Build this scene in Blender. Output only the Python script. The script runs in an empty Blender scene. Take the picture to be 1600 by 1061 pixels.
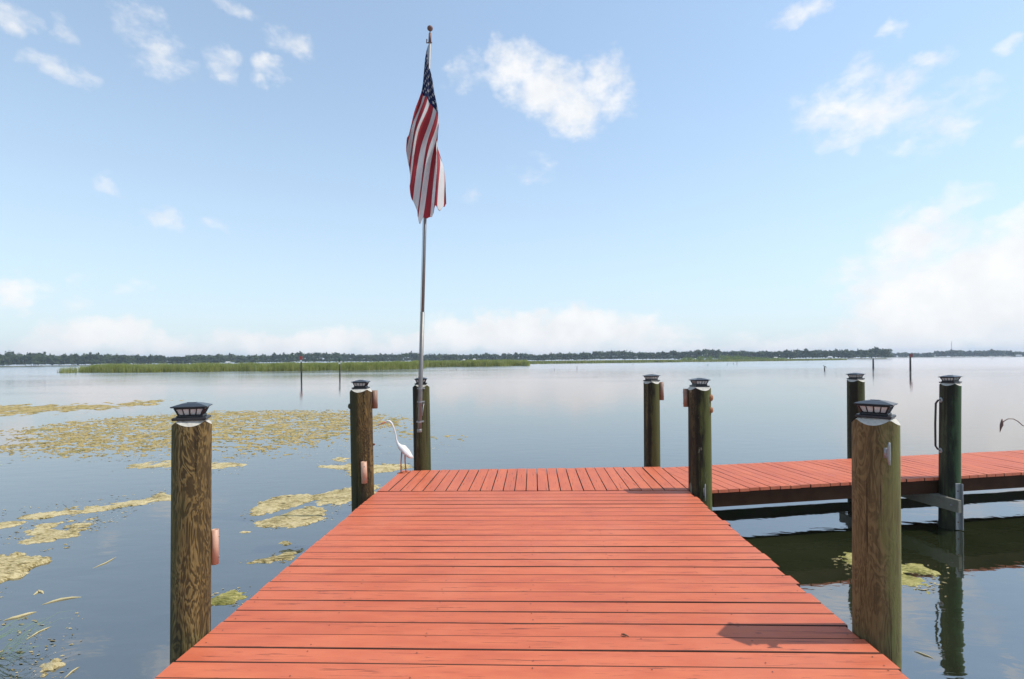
import bpy, bmesh, math, random
import numpy as np
from mathutils import Vector, Matrix, Euler
random.seed(7); rng = np.random.default_rng(7)
S = bpy.context.scene; COL = S.collection

# ------------------------------------------------------------------ camera
F, TH, PH, HC, CX, CY = 800.0, math.atan(34/800), math.radians(.5), 2.26, 800.0, 562.0
c_r = Vector((math.cos(TH), math.sin(TH), 0)); c_d = Vector((-math.sin(TH), math.cos(TH), 0)); c_u = Vector((0, 0, 1))
RT = c_r*math.cos(PH) - c_u*math.sin(PH); UP = c_u*math.cos(PH) + c_r*math.sin(PH)
cam = bpy.data.cameras.new('camera'); cam_o = bpy.data.objects.new('camera', cam); COL.objects.link(cam_o)
M3 = Matrix((RT, UP, -c_d)).transposed()
cam_o.matrix_world = Matrix.Translation((0, 0, HC)) @ M3.to_4x4()
cam.sensor_width = 36; cam.lens = 18; cam.shift_y = (CY-530.5)/1600; cam.clip_end = 9000; cam.clip_start = .05
S.camera = cam_o
def ray(x, y): return c_d + RT*((x-CX)/F) - UP*((y-CY)/F)
def gp(x, y, z=0.0):            # point of the level surface z that the photograph shows at (x, y)
    v = ray(x, y); t = (z-HC)/v.z; return Vector((v.x*t, v.y*t, z))
def at(x, y, Y):                # point at forward distance Y
    v = ray(x, y); t = Y/v.y; return Vector((v.x*t, Y, HC+v.z*t))
def azel(x, y):
    v = ray(x, y); return math.atan2(v.x, v.y), math.atan2(v.z, math.hypot(v.x, v.y))

# ------------------------------------------------------------------ render / light
S.render.engine = 'CYCLES'
S.view_settings.view_transform = 'Standard'; S.view_settings.look = 'None'; S.view_settings.gamma = 1
S.view_settings.use_curve_mapping = False; S.view_settings.exposure = 0.95
SUN_EL, SUN_AZ = math.radians(59), math.radians(88)     # azimuth from +Y towards +X
sun = bpy.data.lights.new('sun', 'SUN'); sun.energy = 2.1; sun.angle = math.radians(.6); sun.color = (1, .95, .87)
sun_o = bpy.data.objects.new('sun', sun); COL.objects.link(sun_o)
sd = Vector((math.sin(SUN_AZ)*math.cos(SUN_EL), math.cos(SUN_AZ)*math.cos(SUN_EL), math.sin(SUN_EL)))
sun_o.rotation_euler = sd.to_track_quat('Z', 'Y').to_euler(); sun_o.location = sd*60

# ------------------------------------------------------------------ node helper
class NT:
    def __init__(s, tree): s.t = tree; s.n = tree.nodes; s.l = tree.links
    def node(s, typ, **kw):
        n = s.n.new(typ)
        for k, v in kw.items():
            if k == 'i':
                for a, b in v.items():
                    if hasattr(b, 'is_linked') or isinstance(b, bpy.types.NodeSocket): s.l.new(b, n.inputs[a])
                    else: n.inputs[a].default_value = b
            else: setattr(n, k, v)
        return n
    def math(s, op, a, b=0.0, c=0.0, clamp=False):
        return s.node('ShaderNodeMath', operation=op, use_clamp=clamp, i={0: a, 1: b, 2: c}).outputs[0]
    def vm(s, op, a, b=(0, 0, 0), out=0): return s.node('ShaderNodeVectorMath', operation=op, i={0: a, 1: b}).outputs[out]
    def noise(s, v, sc, det=2.0, rough=.5, dist=0.0, out='Fac', dim='3D'):
        return s.node('ShaderNodeTexNoise', noise_dimensions=dim, i={'Vector': v, 'Scale': sc, 'Detail': det, 'Roughness': rough, 'Distortion': dist}).outputs[out]
    def ramp(s, f, stops, interp='LINEAR'):
        n = s.node('ShaderNodeValToRGB', i={0: f}); r = n.color_ramp; r.interpolation = interp
        while len(r.elements) < len(stops): r.elements.new(.5)
        for e, (p, c) in zip(r.elements, stops):
            e.position = p; e.color = (c, c, c, 1) if isinstance(c, (int, float)) else (*c, 1)
        return n.outputs[0]
    def mix(s, f, a, b, blend='MIX'):
        n = s.node('ShaderNodeMix', data_type='RGBA', blend_type=blend)
        for idx, v in ((0, f), (6, a), (7, b)):
            if isinstance(v, bpy.types.NodeSocket): s.l.new(v, n.inputs[idx])
            else: n.inputs[idx].default_value = v if isinstance(v, (int, float)) or len(v) == 4 else (*v, 1)
        return n.outputs[2]
    def smooth(s, v, a, b):
        return s.node('ShaderNodeMapRange', interpolation_type='SMOOTHSTEP', i={0: v, 1: a, 2: b, 3: 0.0, 4: 1.0}).outputs[0]

# ------------------------------------------------------------------ sky
W = bpy.data.worlds.new('World'); S.world = W; W.use_nodes = True
W.node_tree.nodes.clear(); w = NT(W.node_tree)
sky = w.node('ShaderNodeTexSky', sky_type='NISHITA', sun_disc=False, sun_elevation=SUN_EL, sun_rotation=SUN_AZ,
             altitude=0.0, air_density=1.0, dust_density=.35, ozone_density=1.0)
D = w.node('ShaderNodeTexCoord').outputs['Generated']
sx = w.node('ShaderNodeSeparateXYZ', i={0: D})
az = w.math('ARCTAN2', sx.outputs[0], sx.outputs[1]); el = w.math('ARCSINE', sx.outputs[2])
P = w.node('ShaderNodeCombineXYZ', i={0: az, 1: el, 2: 0.0}).outputs[0]
n1 = w.noise(D, 9, 3, .55, out='Color'); n2 = w.noise(D, 30, 3, .6, out='Color')
warp = w.vm('ADD', w.vm('MULTIPLY', w.vm('SUBTRACT', n1, (.5, .5, .5)), (.10, .07, 0)),
            w.vm('MULTIPLY', w.vm('SUBTRACT', n2, (.5, .5, .5)), (.035, .035, 0)))
Q = w.vm('ADD', P, warp)
CL = [  # clouds as seen: x, y, half width, half height (photo pixels), weight
 (812,110,48,36,1.2),(852,140,58,38,1.3),(895,170,54,38,1.3),(935,128,40,38,1.1),(962,152,36,26,.9),(740,122,40,22,.55),
 (1330,165,95,36,.9),(1365,175,66,36,1.1),(1455,180,70,44,.7),(1325,222,48,18,.8),(1345,124,22,20,.5),(1420,215,50,30,.55),
 (1440,368,74,46,1.35),(1490,462,160,72,1.9),(1572,420,100,66,1.8),(1585,346,60,32,1.3),(1330,418,42,26,.8),(1395,402,45,26,.9),
 (1330,470,34,18,.7),(1490,305,40,20,.8),(1500,380,45,22,.75),(1480,520,220,40,1.6),(1600,500,120,60,1.5),
 (250,84,50,28,.62),(338,104,28,23,.78),(455,70,36,20,.78),(424,122,26,17,.85),(220,32,48,26,.55),(95,112,58,18,.72),(36,88,26,14,.7),
 (5,20,30,22,.72),(74,32,24,18,.55),(370,8,45,12,.62),(243,335,38,19,.9),(262,352,22,12,.5),(155,275,24,15,.6),(336,348,24,11,.6),
 (218,456,26,16,.6),(143,437,24,12,.65),(28,457,58,26,1.25),(118,488,30,17,.6),
 (880,522,165,34,1.9),(760,520,95,30,1.8),(640,540,120,22,1.3),(470,536,150,22,1.6),(160,532,140,26,1.6),(240,545,180,18,1.2),(20,548,60,20,1.0),
 (1240,535,130,18,1.1),(1080,546,140,16,1.2),(1360,530,120,22,1.1),
 (1450,95,36,13,.85),(1535,125,34,15,.6),(1578,65,24,13,.75),(1262,4,60,14,.75),(1400,58,24,11,.7),(835,266,30,14,.42),(725,314,18,13,.5),(1592,225,22,13,.7)]
cov = None
for (x, y, rx, ry, wt) in CL:
    a, e = azel(x, y); ca = math.cos(math.atan((x-834)/800))
    k = (F/rx/ca**2*.95, F/ry/ca, 0)
    q = w.vm('MULTIPLY', w.vm('SUBTRACT', Q, (a, e, 0)), k)
    v = w.math('MULTIPLY_ADD', w.vm('DOT_PRODUCT', q, q, out=1), -.62*wt, wt)
    cov = v if cov is None else w.math('MAXIMUM', cov, v)
# the same kind of scattered cloud all round the rest of the sky
dome = w.vm('DIVIDE', D, w.node('ShaderNodeCombineXYZ', i={0: w.math('MAXIMUM', w.math('ADD', sx.outputs[2], .12), .05)}).outputs[0])
zz = w.math('MAXIMUM', w.math('ADD', sx.outputs[2], .12), .05)
dv = w.node('ShaderNodeCombineXYZ', i={0: w.math('DIVIDE', sx.outputs[0], zz), 1: w.math('DIVIDE', sx.outputs[1], zz), 2: 0.0}).outputs[0]
gen = w.math('MULTIPLY_ADD', w.noise(dv, 1.5, 6, .56), 5.0, -2.75)
inside = w.math('MULTIPLY', w.smooth(w.math('ABSOLUTE', w.math('ADD', az, -.0)), .95, .80), w.smooth(el, .72, .60))
gen = w.math('SUBTRACT', gen, w.math('MULTIPLY', inside, 9.0))
cov = w.math('MAXIMUM', cov, gen)
fb = w.noise(w.vm('MULTIPLY', D, (1, 1, 1.6)), 24, 6, .62)
den = w.math('ADD', cov, w.math('MULTIPLY_ADD', fb, 2.3, -1.36))
alpha = w.math('MULTIPLY', w.smooth(den, -.15, 1.3), .92)
shade = w.ramp(w.noise(D, 18, 4, .55), [(.3, (4.0, 4.06, 4.15)), (.62, (4.6, 4.56, 4.52))])
# hazy lower air
hz = w.math('POWER', w.math('SUBTRACT', 1.0, w.math('MAXIMUM', w.math('MINIMUM', w.math('MULTIPLY', el, 1.6), 1.0), 0.0)), 2.0)
skyc = w.vm('MULTIPLY', sky.outputs[0], (1.0, 1.06, 1.0))
base = w.mix(w.math('MULTIPLY_ADD', hz, .62, .27), skyc, (2.85, 3.30, 3.80))
colr = w.mix(alpha, base, shade)
bg = w.node('ShaderNodeBackground', i={'Color': colr, 'Strength': .118})
w.l.new(bg.outputs[0], w.node('ShaderNodeOutputWorld').inputs[0])

# ------------------------------------------------------------------ mesh helpers
def link(name, me, mat=None, parent=None, loc=None, rot=None):
    o = bpy.data.objects.new(name, me); COL.objects.link(o)
    if mat is not None:
        for m in (mat if isinstance(mat, (list, tuple)) else [mat]): me.materials.append(m)
    if parent is not None: o.parent = parent
    if loc is not None: o.location = loc
    if rot is not None: o.rotation_euler = rot
    return o
def pyd(name, v, f, smooth=False, mi=None):
    me = bpy.data.meshes.new(name); me.from_pydata([tuple(p) for p in v], [], f); me.update()
    if smooth: me.polygons.foreach_set('use_smooth', [True]*len(me.polygons))
    if mi is not None: me.polygons.foreach_set('material_index', mi)
    return me
def npmesh(name, v, f, smooth=False):
    v = np.asarray(v, np.float32); f = np.asarray(f, np.int32); k = f.shape[1]
    me = bpy.data.meshes.new(name); me.vertices.add(len(v)); me.vertices.foreach_set('co', v.ravel())
    me.loops.add(f.size); me.loops.foreach_set('vertex_index', f.ravel())
    me.polygons.add(len(f)); me.polygons.foreach_set('loop_start', np.arange(0, f.size, k, dtype=np.int32))
    me.update(calc_edges=True); me.validate()
    if smooth: me.polygons.foreach_set('use_smooth', np.ones(len(me.polygons), bool))
    return me
class MB:
    def __init__(s): s.v = []; s.f = []
    def box(s, c, d, rz=0.0, bev=0.0, M=None):
        hx, hy, hz = d[0]/2, d[1]/2, d[2]/2; n = len(s.v); T = M or (Matrix.Translation(c) @ Matrix.Rotation(rz, 4, 'Z'))
        b = min(bev, hx*.9, hy*.9, hz*.9)
        if b <= 0:
            for z in (-hz, hz):
                for x, y in ((-hx, -hy), (hx, -hy), (hx, hy), (-hx, hy)): s.v.append(T @ Vector((x, y, z)))
            s.f += [[n+i for i in q] for q in ((3, 2, 1, 0), (4, 5, 6, 7), (0, 1, 5, 4), (1, 2, 6, 5), (2, 3, 7, 6), (3, 0, 4, 7))]
        else:
            for z, k in ((-hz, b), (-hz+b, 0), (hz-b, 0), (hz, b)):
                for x, y in ((-hx+k, -hy+k), (hx-k, -hy+k), (hx-k, hy-k), (-hx+k, hy-k)): s.v.append(T @ Vector((x, y, z)))
            s.f.append([n+3, n+2, n+1, n]); s.f.append([n+12, n+13, n+14, n+15])
            for r in range(3):
                for i in range(4):
                    j = (i+1) % 4; s.f.append([n+4*r+i, n+4*r+j, n+4*r+4+j, n+4*r+4+i])
        return s
    def tube(s, pts, rads, seg=10, caps=True):
        pts = [Vector(p) for p in pts]
        if isinstance(rads, (int, float)): rads = [rads]*len(pts)
        n0 = len(s.v); ref = None
        for i, p in enumerate(pts):
            t = (pts[min(i+1, len(pts)-1)]-pts[max(i-1, 0)]).normalized()
            if ref is None: ref = t.orthogonal().normalized()
            ref = (ref - t*ref.dot(t)).normalized(); b = t.cross(ref)
            r = rads[i]; rx, ry = r if isinstance(r, tuple) else (r, r)
            for k in range(seg):
                a = 2*math.pi*k/seg; s.v.append(p + ref*math.cos(a)*rx + b*math.sin(a)*ry)
        for i in range(len(pts)-1):
            for k in range(seg):
                k2 = (k+1) % seg; a = n0+i*seg
                s.f.append([a+k, a+k2, a+seg+k2, a+seg+k])
        if caps:
            s.f.append([n0+k for k in range(seg)][::-1]); e = n0+(len(pts)-1)*seg; s.f.append([e+k for k in range(seg)])
        return s
    def lathe(s, prof, c=(0, 0, 0), seg=16):
        n0 = len(s.v); c = Vector(c)
        for r, z in prof:
            for k in range(seg):
                a = 2*math.pi*k/seg; s.v.append(c+Vector((r*math.cos(a), r*math.sin(a), z)))
        for i in range(len(prof)-1):
            for k in range(seg):
                k2 = (k+1) % seg; a = n0+i*seg; s.f.append([a+k, a+k2, a+seg+k2, a+seg+k])
        return s
    def obj(s, name, mat, parent=None, smooth=False, loc=None, rot=None):
        return link(name, pyd(name, s.v, s.f, smooth), mat, parent, loc, rot)
def tag(o, label=None, cat=None, group=None, kind=None):
    for k, v in (('label', label), ('category', cat), ('group', group), ('kind', kind)):
        if v: o[k] = v
    return o
def empty(name, loc, label, cat, group=None, rz=0.0):
    o = bpy.data.objects.new(name, None); COL.objects.link(o); o.location = loc; o.rotation_euler.z = rz
    o.empty_display_size = .1
    return tag(o, label, cat, group)
def copy_tree(o, parent=None):
    c = o.copy(); COL.objects.link(c); c.parent = parent
    for ch in o.children: copy_tree(ch, c)
    return c

# ------------------------------------------------------------------ materials
def mat(name):
    m = bpy.data.materials.new(name); m.use_nodes = True; m.node_tree.nodes.clear(); n = NT(m.node_tree)
    out = n.node('ShaderNodeOutputMaterial'); return m, n, out
def pbr(name, col, rough=.5, metal=0.0, spec=.5, var=0.0, vscale=8.0, bump=0.0, bscale=60.0):
    m, n, out = mat(name); b = n.node('ShaderNodeBsdfPrincipled', i={'Roughness': rough, 'Metallic': metal, 'Specular IOR Level': spec})
    tc = n.node('ShaderNodeTexCoord').outputs['Object']
    if var:
        f = n.noise(tc, vscale, 4, .6)
        n.l.new(n.mix(f, tuple(max(c*(1-var), 0) for c in col), tuple(min(c*(1+var), 1) for c in col)), b.inputs['Base Color'])
    else: b.inputs['Base Color'].default_value = (*col, 1)
    if bump:
        n.l.new(n.node('ShaderNodeBump', i={'Strength': bump, 'Distance': .004, 'Height': n.noise(tc, bscale, 4, .6)}).outputs[0], b.inputs['Normal'])
    n.l.new(b.outputs[0], out.inputs[0]); return m

def deck_paint(name, along='X'):
    m, n, out = mat(name)
    tc = n.node('ShaderNodeTexCoord').outputs['Object']; rnd = n.node('ShaderNodeObjectInfo').outputs['Random']
    off = n.node('ShaderNodeCombineXYZ', i={0: n.math('MULTIPLY', rnd, 37.0), 1: n.math('MULTIPLY', rnd, 91.0), 2: n.math('MULTIPLY', rnd, 53.0)}).outputs[0]
    v = n.vm('ADD', tc, off)
    g = n.noise(n.vm('MULTIPLY', v, (1.3, 34, 20)), 2.2, 5, .62, .6)          # long grain
    fine = n.noise(n.vm('MULTIPLY', v, (2.0, 120, 60)), 2.0, 3, .6)
    patch = n.noise(n.vm('MULTIPLY', v, (1, 4, 1)), 2.6, 4, .6)
    base = n.mix(n.smooth(patch, .3, .7), (.49, .110, .050), (.575, .150, .070))
    base = n.mix(n.math('MULTIPLY', n.smooth(rnd, 0.0, 1.0), .30), base, (.42, .088, .040))
    base = n.mix(n.math('MULTIPLY', n.smooth(fine, .52, .70), .45), base, (.40, .085, .05))
    worn = n.smooth(n.noise(n.node('ShaderNodeNewGeometry').outputs['Position'], 1.1, 5, .62), .46, .72)
    base = n.mix(n.math('MULTIPLY', worn, .38), base, (.57, .175, .095))
    crack = n.smooth(g, .61, .65)                                        # dark grain checks through the paint
    base = n.mix(n.math('MULTIPLY', crack, .75), base, (.14, .035, .022))
    knot = n.node('ShaderNodeTexVoronoi', i={'Vector': n.vm('MULTIPLY', v, (1, 2.6, 1)), 'Scale': 1.7}).outputs['Distance']
    base = n.mix(n.math('MULTIPLY', n.smooth(knot, .05, .022), .8), base, (.24, .06, .04))
    dirt = n.smooth(n.noise(v, 5.0, 6, .7), .60, .78)
    base = n.mix(n.math('MULTIPLY', dirt, .35), base, (.30, .10, .06))
    b = n.node('ShaderNodeBsdfPrincipled', i={'Base Color': base, 'Roughness': n.ramp(patch, [(.3, .48), (.7, .66)]), 'Specular IOR Level': .32})
    h = n.math('SUBTRACT', n.math('MULTIPLY_ADD', g, .35, n.math('MULTIPLY', fine, .35)), n.math('MULTIPLY', crack, .8))
    n.l.new(n.node('ShaderNodeBump', i={'Strength': .35, 'Distance': .003, 'Height': h}).outputs[0], b.inputs['Normal'])
    n.l.new(b.outputs[0], out.inputs[0]); return m
M_DECK = deck_paint('coral_deck_paint')

def pile_wood(name, dark, mid, light, figure=1.0, algae=(.05, .06, .015), alg_amt=.4, alg_dir=(1, 0, 0), stain=(.02, .016, .01), stain_amt=.3, pale=None, streak=None, seed=0.0, alg_lo=.45, alg_hi=.75):
    m, n, out = mat(name)
    tc = n.node('ShaderNodeTexCoord').outputs['Object']; v = n.vm('ADD', tc, (seed, seed*1.7, seed*.6))
    lo = n.noise(n.vm('MULTIPLY', v, (8.5, 8.5, 2.3)), 1.0, 4, .58, 1.0)
    rings = n.math('PINGPONG', n.math('MULTIPLY', lo, 12.0), .5)
    rings = n.smooth(n.math('MULTIPLY', rings, 2.0), .12, .9)
    fib = n.noise(n.vm('MULTIPLY', v, (70, 70, 2.2)), 1.0, 4, .65)
    big = n.noise(n.vm('MULTIPLY', v, (9, 9, .7)), 1.0, 4, .6)
    f = n.math('ADD', n.math('MULTIPLY', rings, .55*figure), n.math('ADD', n.math('MULTIPLY', fib, .55), n.math('MULTIPLY_ADD', big, .7, -.35-.27*figure+.02)))
    c = n.ramp(f, [(.12, dark), (.45, mid), (.8, light)])
    st = n.smooth(n.noise(n.vm('MULTIPLY', v, (7, 7, .55)), 1.3, 4, .6), .47, .62)
    c = n.mix(n.math('MULTIPLY', st, stain_amt), c, stain)
    if streak:      # dark streak down one side: stain and post shading painted into the colour
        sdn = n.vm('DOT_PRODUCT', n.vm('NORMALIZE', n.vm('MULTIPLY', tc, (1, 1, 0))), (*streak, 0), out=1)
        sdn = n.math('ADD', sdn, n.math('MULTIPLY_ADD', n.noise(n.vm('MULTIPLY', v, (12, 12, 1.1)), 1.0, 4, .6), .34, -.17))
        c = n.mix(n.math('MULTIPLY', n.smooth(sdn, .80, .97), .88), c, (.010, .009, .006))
    if pale:
        pp = n.smooth(n.noise(n.vm('MULTIPLY', v, (8, 8, 3.4)), 1.4, 5, .6), .60, .66)
        c = n.mix(n.math('MULTIPLY', pp, .8), c, pale)
    side = n.vm('DOT_PRODUCT', n.vm('NORMALIZE', n.vm('MULTIPLY', tc, (1, 1, 0))), alg_dir, out=1)
    ag = n.math('ADD', n.math('MULTIPLY_ADD', side, .32, .12), n.noise(n.vm('MULTIPLY', v, (14, 14, 2.5)), 1.0, 5, .65))
    c = n.mix(n.math('MULTIPLY', n.smooth(ag, alg_lo+.12, alg_hi+.1), alg_amt), c, algae)
    z = n.node('ShaderNodeSeparateXYZ', i={0: tc}).outputs[2]                # slimy water-line growth
    wl = n.smooth(n.math('ADD', z, n.math('MULTIPLY', n.noise(v, 14, 3), -.25)), .12, -.06)
    c = n.mix(n.math('MULTIPLY', wl, .85), c, (.022, .024, .012))
    ck = n.smooth(n.noise(n.vm('MULTIPLY', v, (30, 30, .7)), 1.0, 3, .5), .62, .67)          # drying splits
    c = n.mix(n.math('MULTIPLY', ck, .7), c, (.018, .012, .006))
    b = n.node('ShaderNodeBsdfPrincipled', i={'Base Color': c, 'Roughness': .78, 'Specular IOR Level': .25})
    h = n.math('ADD', n.math('MULTIPLY', rings, .5*figure), n.math('MULTIPLY', fib, .8))
    h = n.math('SUBTRACT', h, n.math('MULTIPLY', ck, 1.2))
    n.l.new(n.node('ShaderNodeBump', i={'Strength': .7, 'Distance': .005, 'Height': h}).outputs[0], b.inputs['Normal'])
    n.l.new(b.outputs[0], out.inputs[0]); return m

M_CUT = pbr('cut_pile_top', (.48, .45, .39), .85, var=.6, vscale=30, bump=.7, bscale=90)
M_BLACK = pbr('black_plastic', (.014, .014, .016), .42, var=.4, vscale=20)
M_ROOFCAP = pbr('solar_roof', (.02, .022, .026), .3, var=.3, vscale=14)
m, n, out = mat('frosted_pane'); M_PANE = m
n.l.new(n.node('ShaderNodeMixShader', i={0: .5, 1: n.node('ShaderNodeBsdfTransparent').outputs[0], 2: n.node('ShaderNodeBsdfPrincipled', i={'Base Color': (.75, .76, .72, 1), 'Roughness': .3}).outputs[0]}).outputs[0], out.inputs[0])
M_TUBE = pbr('coral_pvc', (.52, .30, .20), .5, var=.2, vscale=12)
M_TUBE2 = pbr('dull_coral_pvc', (.24, .14, .095), .55, var=.25, vscale=14)
M_ALU = pbr('weathered_aluminium', (.24, .225, .21), .5, .7, var=.2, vscale=20)
M_STEEL = pbr('galvanised_steel', (.30, .31, .31), .55, .6, var=.25, vscale=25)
M_RUST = pbr('rust_brown_knob', (.28, .11, .035), .7, var=.4, vscale=40)
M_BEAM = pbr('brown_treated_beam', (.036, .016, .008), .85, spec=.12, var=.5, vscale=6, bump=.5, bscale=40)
M_GREYWOOD = pbr('grey_green_timber', (.16, .15, .115), .85, var=.35, vscale=9, bump=.5, bscale=40)
M_OLIVE = pbr('slimy_olive_board', (.05, .05, .024), .7, var=.4, vscale=8)
M_RAW = pbr('bare_weathered_edge', (.085, .035, .022), .9, var=.4, vscale=15)
M_NAIL = pbr('nail_head', (.10, .030, .018), .6)
M_WHITE = pbr('white_painted_metal', (.70, .68, .66), .45, var=.05, vscale=10)
M_ORANGE = pbr('orange_painted_metal', (.52, .14, .05), .45, var=.15, vscale=20)
M_RUBBER = pbr('dark_purple_rubber', (.035, .018, .022), .45)
M_RUSTY = pbr('rusty_iron', (.16, .09, .075), .7, .3, var=.3, vscale=30)

# ------------------------------------------------------------------ water
m, n, out = mat('lake_water'); M_WATER = m
tc = n.node('ShaderNodeNewGeometry').outputs['Position']
big = n.noise(n.vm('MULTIPLY', tc, (.016, .075, 1)), 1.0, 3, .55)
calm = n.smooth(big, .40, .60)
off_ = n.smooth(n.math('ADD', n.vm('LENGTH', tc, out=1), n.math('MULTIPLY', big, 30.0)), 35.0, 170.0)
rip = n.noise(n.vm('MULTIPLY', tc, (1.6, 3.4, 1)), 1.0, 3, .5, .4)
fine = n.noise(n.vm('MULTIPLY', tc, (7, 17, 1)), 1.0, 2, .5, .3)
h = n.math('ADD', n.math('MULTIPLY', rip, 1.0), n.math('MULTIPLY', n.math('MULTIPLY', fine, .24), n.math('MULTIPLY_ADD', n.math('MULTIPLY', calm, n.smooth(n.noise(n.vm('MULTIPLY', tc, (.11, .22, 1)), 1.0, 3, .5), .38, .62)), 1.7, .15)))
bmp = n.node('ShaderNodeBump', i={'Strength': 1.0, 'Distance': .0035, 'Height': h}).outputs[0]
murk = n.mix(n.smooth(n.noise(n.vm('MULTIPLY', tc, (.5, .5, 1)), 1.0, 4, .6), .35, .7), (.017, .022, .009), (.028, .033, .015))
dif = n.node('ShaderNodeBsdfDiffuse', i={'Color': murk, 'Normal': bmp})
glo = n.node('ShaderNodeBsdfGlossy', i={'Color': (.95, .92, .92, 1), 'Roughness': n.math('ADD', n.math('MULTIPLY_ADD', calm, .035, .015), n.math('MULTIPLY', off_, .13)), 'Normal': bmp})
fr = n.node('ShaderNodeFresnel', i={'IOR': 2.9, 'Normal': bmp}).outputs[0]
mx = n.node('ShaderNodeMixShader', i={0: n.math('MINIMUM', n.math('MULTIPLY_ADD', fr, .92, .13), 1.0), 1: dif.outputs[0], 2: glo.outputs[0]})
n.l.new(mx.outputs[0], out.inputs[0])
R = 2600
wm = pyd('lake', [(-R, -R, 0), (R, -R, 0), (R, R, 0), (-R, R, 0)], [[0, 1, 2, 3]])
tag(link('lake_water', wm, M_WATER), kind='structure')

# ------------------------------------------------------------------ dock platform
DZ = .65
pl_a = gp(590, 768, DZ); pl_b = gp(1075, 766, DZ)          # far corners of the crosswise planks
e_a = gp(627, 735.5, DZ); e_b = gp(1032, 729, DZ)          # far end of the end row
n_a = gp(240, 1059, DZ); n_b = gp(1420, 1059, DZ)
XL = (pl_a.x+n_a.x)/2; XR = (pl_b.x+n_b.x)/2
PITCH = .1420
def plank_mesh(L, Wd, seed, seg=4):
    r = random.Random(seed); v = []; f = []; T = .038; b = .0032
    for i in range(seg+1):
        x = L*i/seg; dz = r.uniform(-.0011, .0011); w0 = r.uniform(-.0011, .0011); w1 = r.uniform(-.0011, .0011); tw = r.uniform(-.0012, .0012)
        y0, y1 = -Wd/2+w0, Wd/2+w1
        v += [(x, y0, -T), (x, y0, -b+dz), (x, y0+b, dz-tw), (x, y1-b, dz+tw), (x, y1, -b+dz), (x, y1, -T)]
    for i in range(seg):
        for k in range(6):
            k2 = (k+1) % 6; a = 6*i; f.append([a+k, a+k2, a+6+k2, a+6+k][::-1])
    f.append(list(range(6))); f.append([6*seg+k for k in range(6)][::-1])
    mi = [1 if (q % 6) in (0, 1, 4, 5) else 0 for q in range(6*seg)]+[0, 0]
    me = pyd('plank', v, f, mi=mi); me.materials.append(M_DECK); me.materials.append(M_RAW); return me
dock = empty('dock_platform', ((XL+XR)/2, 3, DZ), 'coral red painted dock platform of crosswise planks with a row of lengthwise end planks', 'dock')
def child(o, p): o.parent = p; o.matrix_parent_inverse = Matrix.Translation(-Vector(p.location)); return o
LW = XR-XL
pm = [plank_mesh(LW+.012*(k-2)/2, (.1378, .1362, .1352, .1342, .1370, .1356)[k], 100+k) for k in range(6)]
nails = MB()
y = pl_a.y - PITCH/2 - .004
yi = 0; decky = []
while y > -1.6:
    dl = .0106 + max(0, (y-2.8))*.0040
    o = link('plank', pm[random.randrange(6)]); o.location = (XL+random.uniform(-.006, .006), y, DZ+random.uniform(-.0018, .0018))
    o.rotation_euler = (random.uniform(-.004, .004), 0, dl); child(o, dock)
    for jx in (.06, .68, 1.3, 1.92, 2.54, 3.16, LW-.06):
        for sy in (-.042, .042):
            if random.random() < .4:
                px = jx+random.uniform(-.012, .012); py = sy+random.uniform(-.012, .012)
                nails.lathe([(.0001, .0006), (.0042, .0004)], (XL+px, y+py+px*dl, DZ+.0022), 7)
    decky.append(y); y -= PITCH + random.uniform(-.0012, .0012); yi += 1
# end row, planks running away from the camera
nrow = int(round((e_b.x-XL)/PITCH)); pw = (e_b.x-XL)/nrow
def end_y(x): return e_a.y + (e_b.y-e_a.y)*(x-e_a.x)/(e_b.x-e_a.x)
def row_y(x): return pl_a.y + (pl_b.y-pl_a.y)*(x-pl_a.x)/(pl_b.x-pl_a.x)
for k in range(nrow):
    x = XL+(k+.5)*pw; y0 = row_y(x)+.012; L = end_y(x)-y0
    me = plank_mesh(L, pw-.008, 300+k)
    o = link('plank', me); o.location = (x, y0+random.uniform(-.004, .004), DZ+random.uniform(-.001, .004)); o.rotation_euler = (0, random.uniform(-.002, .002), math.pi/2+random.uniform(-.003, .003)); child(o, dock)
    for t in (.05, L-.06):
        for s in (-.04, .04): nails.lathe([(.0001, .0006), (.0042, .0004)], (x+s, y0+t, DZ+.0055), 7)
o = nails.obj('nail_heads', M_NAIL); child(o, dock); o['kind'] = 'stuff'
zb = DZ-.040
for x, wd in ((XL+.05, .045), (XL+.72, .045), (XL+1.34, .045), (XL+1.96, .045), (XL+2.58, .045), (XL+3.2, .045), (XR-.05, .045)):
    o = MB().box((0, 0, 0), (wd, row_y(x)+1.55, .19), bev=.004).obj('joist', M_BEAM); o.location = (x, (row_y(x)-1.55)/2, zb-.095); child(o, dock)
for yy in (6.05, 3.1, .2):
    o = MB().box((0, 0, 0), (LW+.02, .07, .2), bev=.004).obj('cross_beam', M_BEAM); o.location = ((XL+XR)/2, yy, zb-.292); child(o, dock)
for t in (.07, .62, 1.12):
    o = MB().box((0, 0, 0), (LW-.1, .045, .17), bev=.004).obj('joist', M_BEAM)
    o.location = ((XL+XR)/2, row_y(0)+t, zb-.086); o.rotation_euler.z = .02 if t < .1 else .05; child(o, dock)

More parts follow.
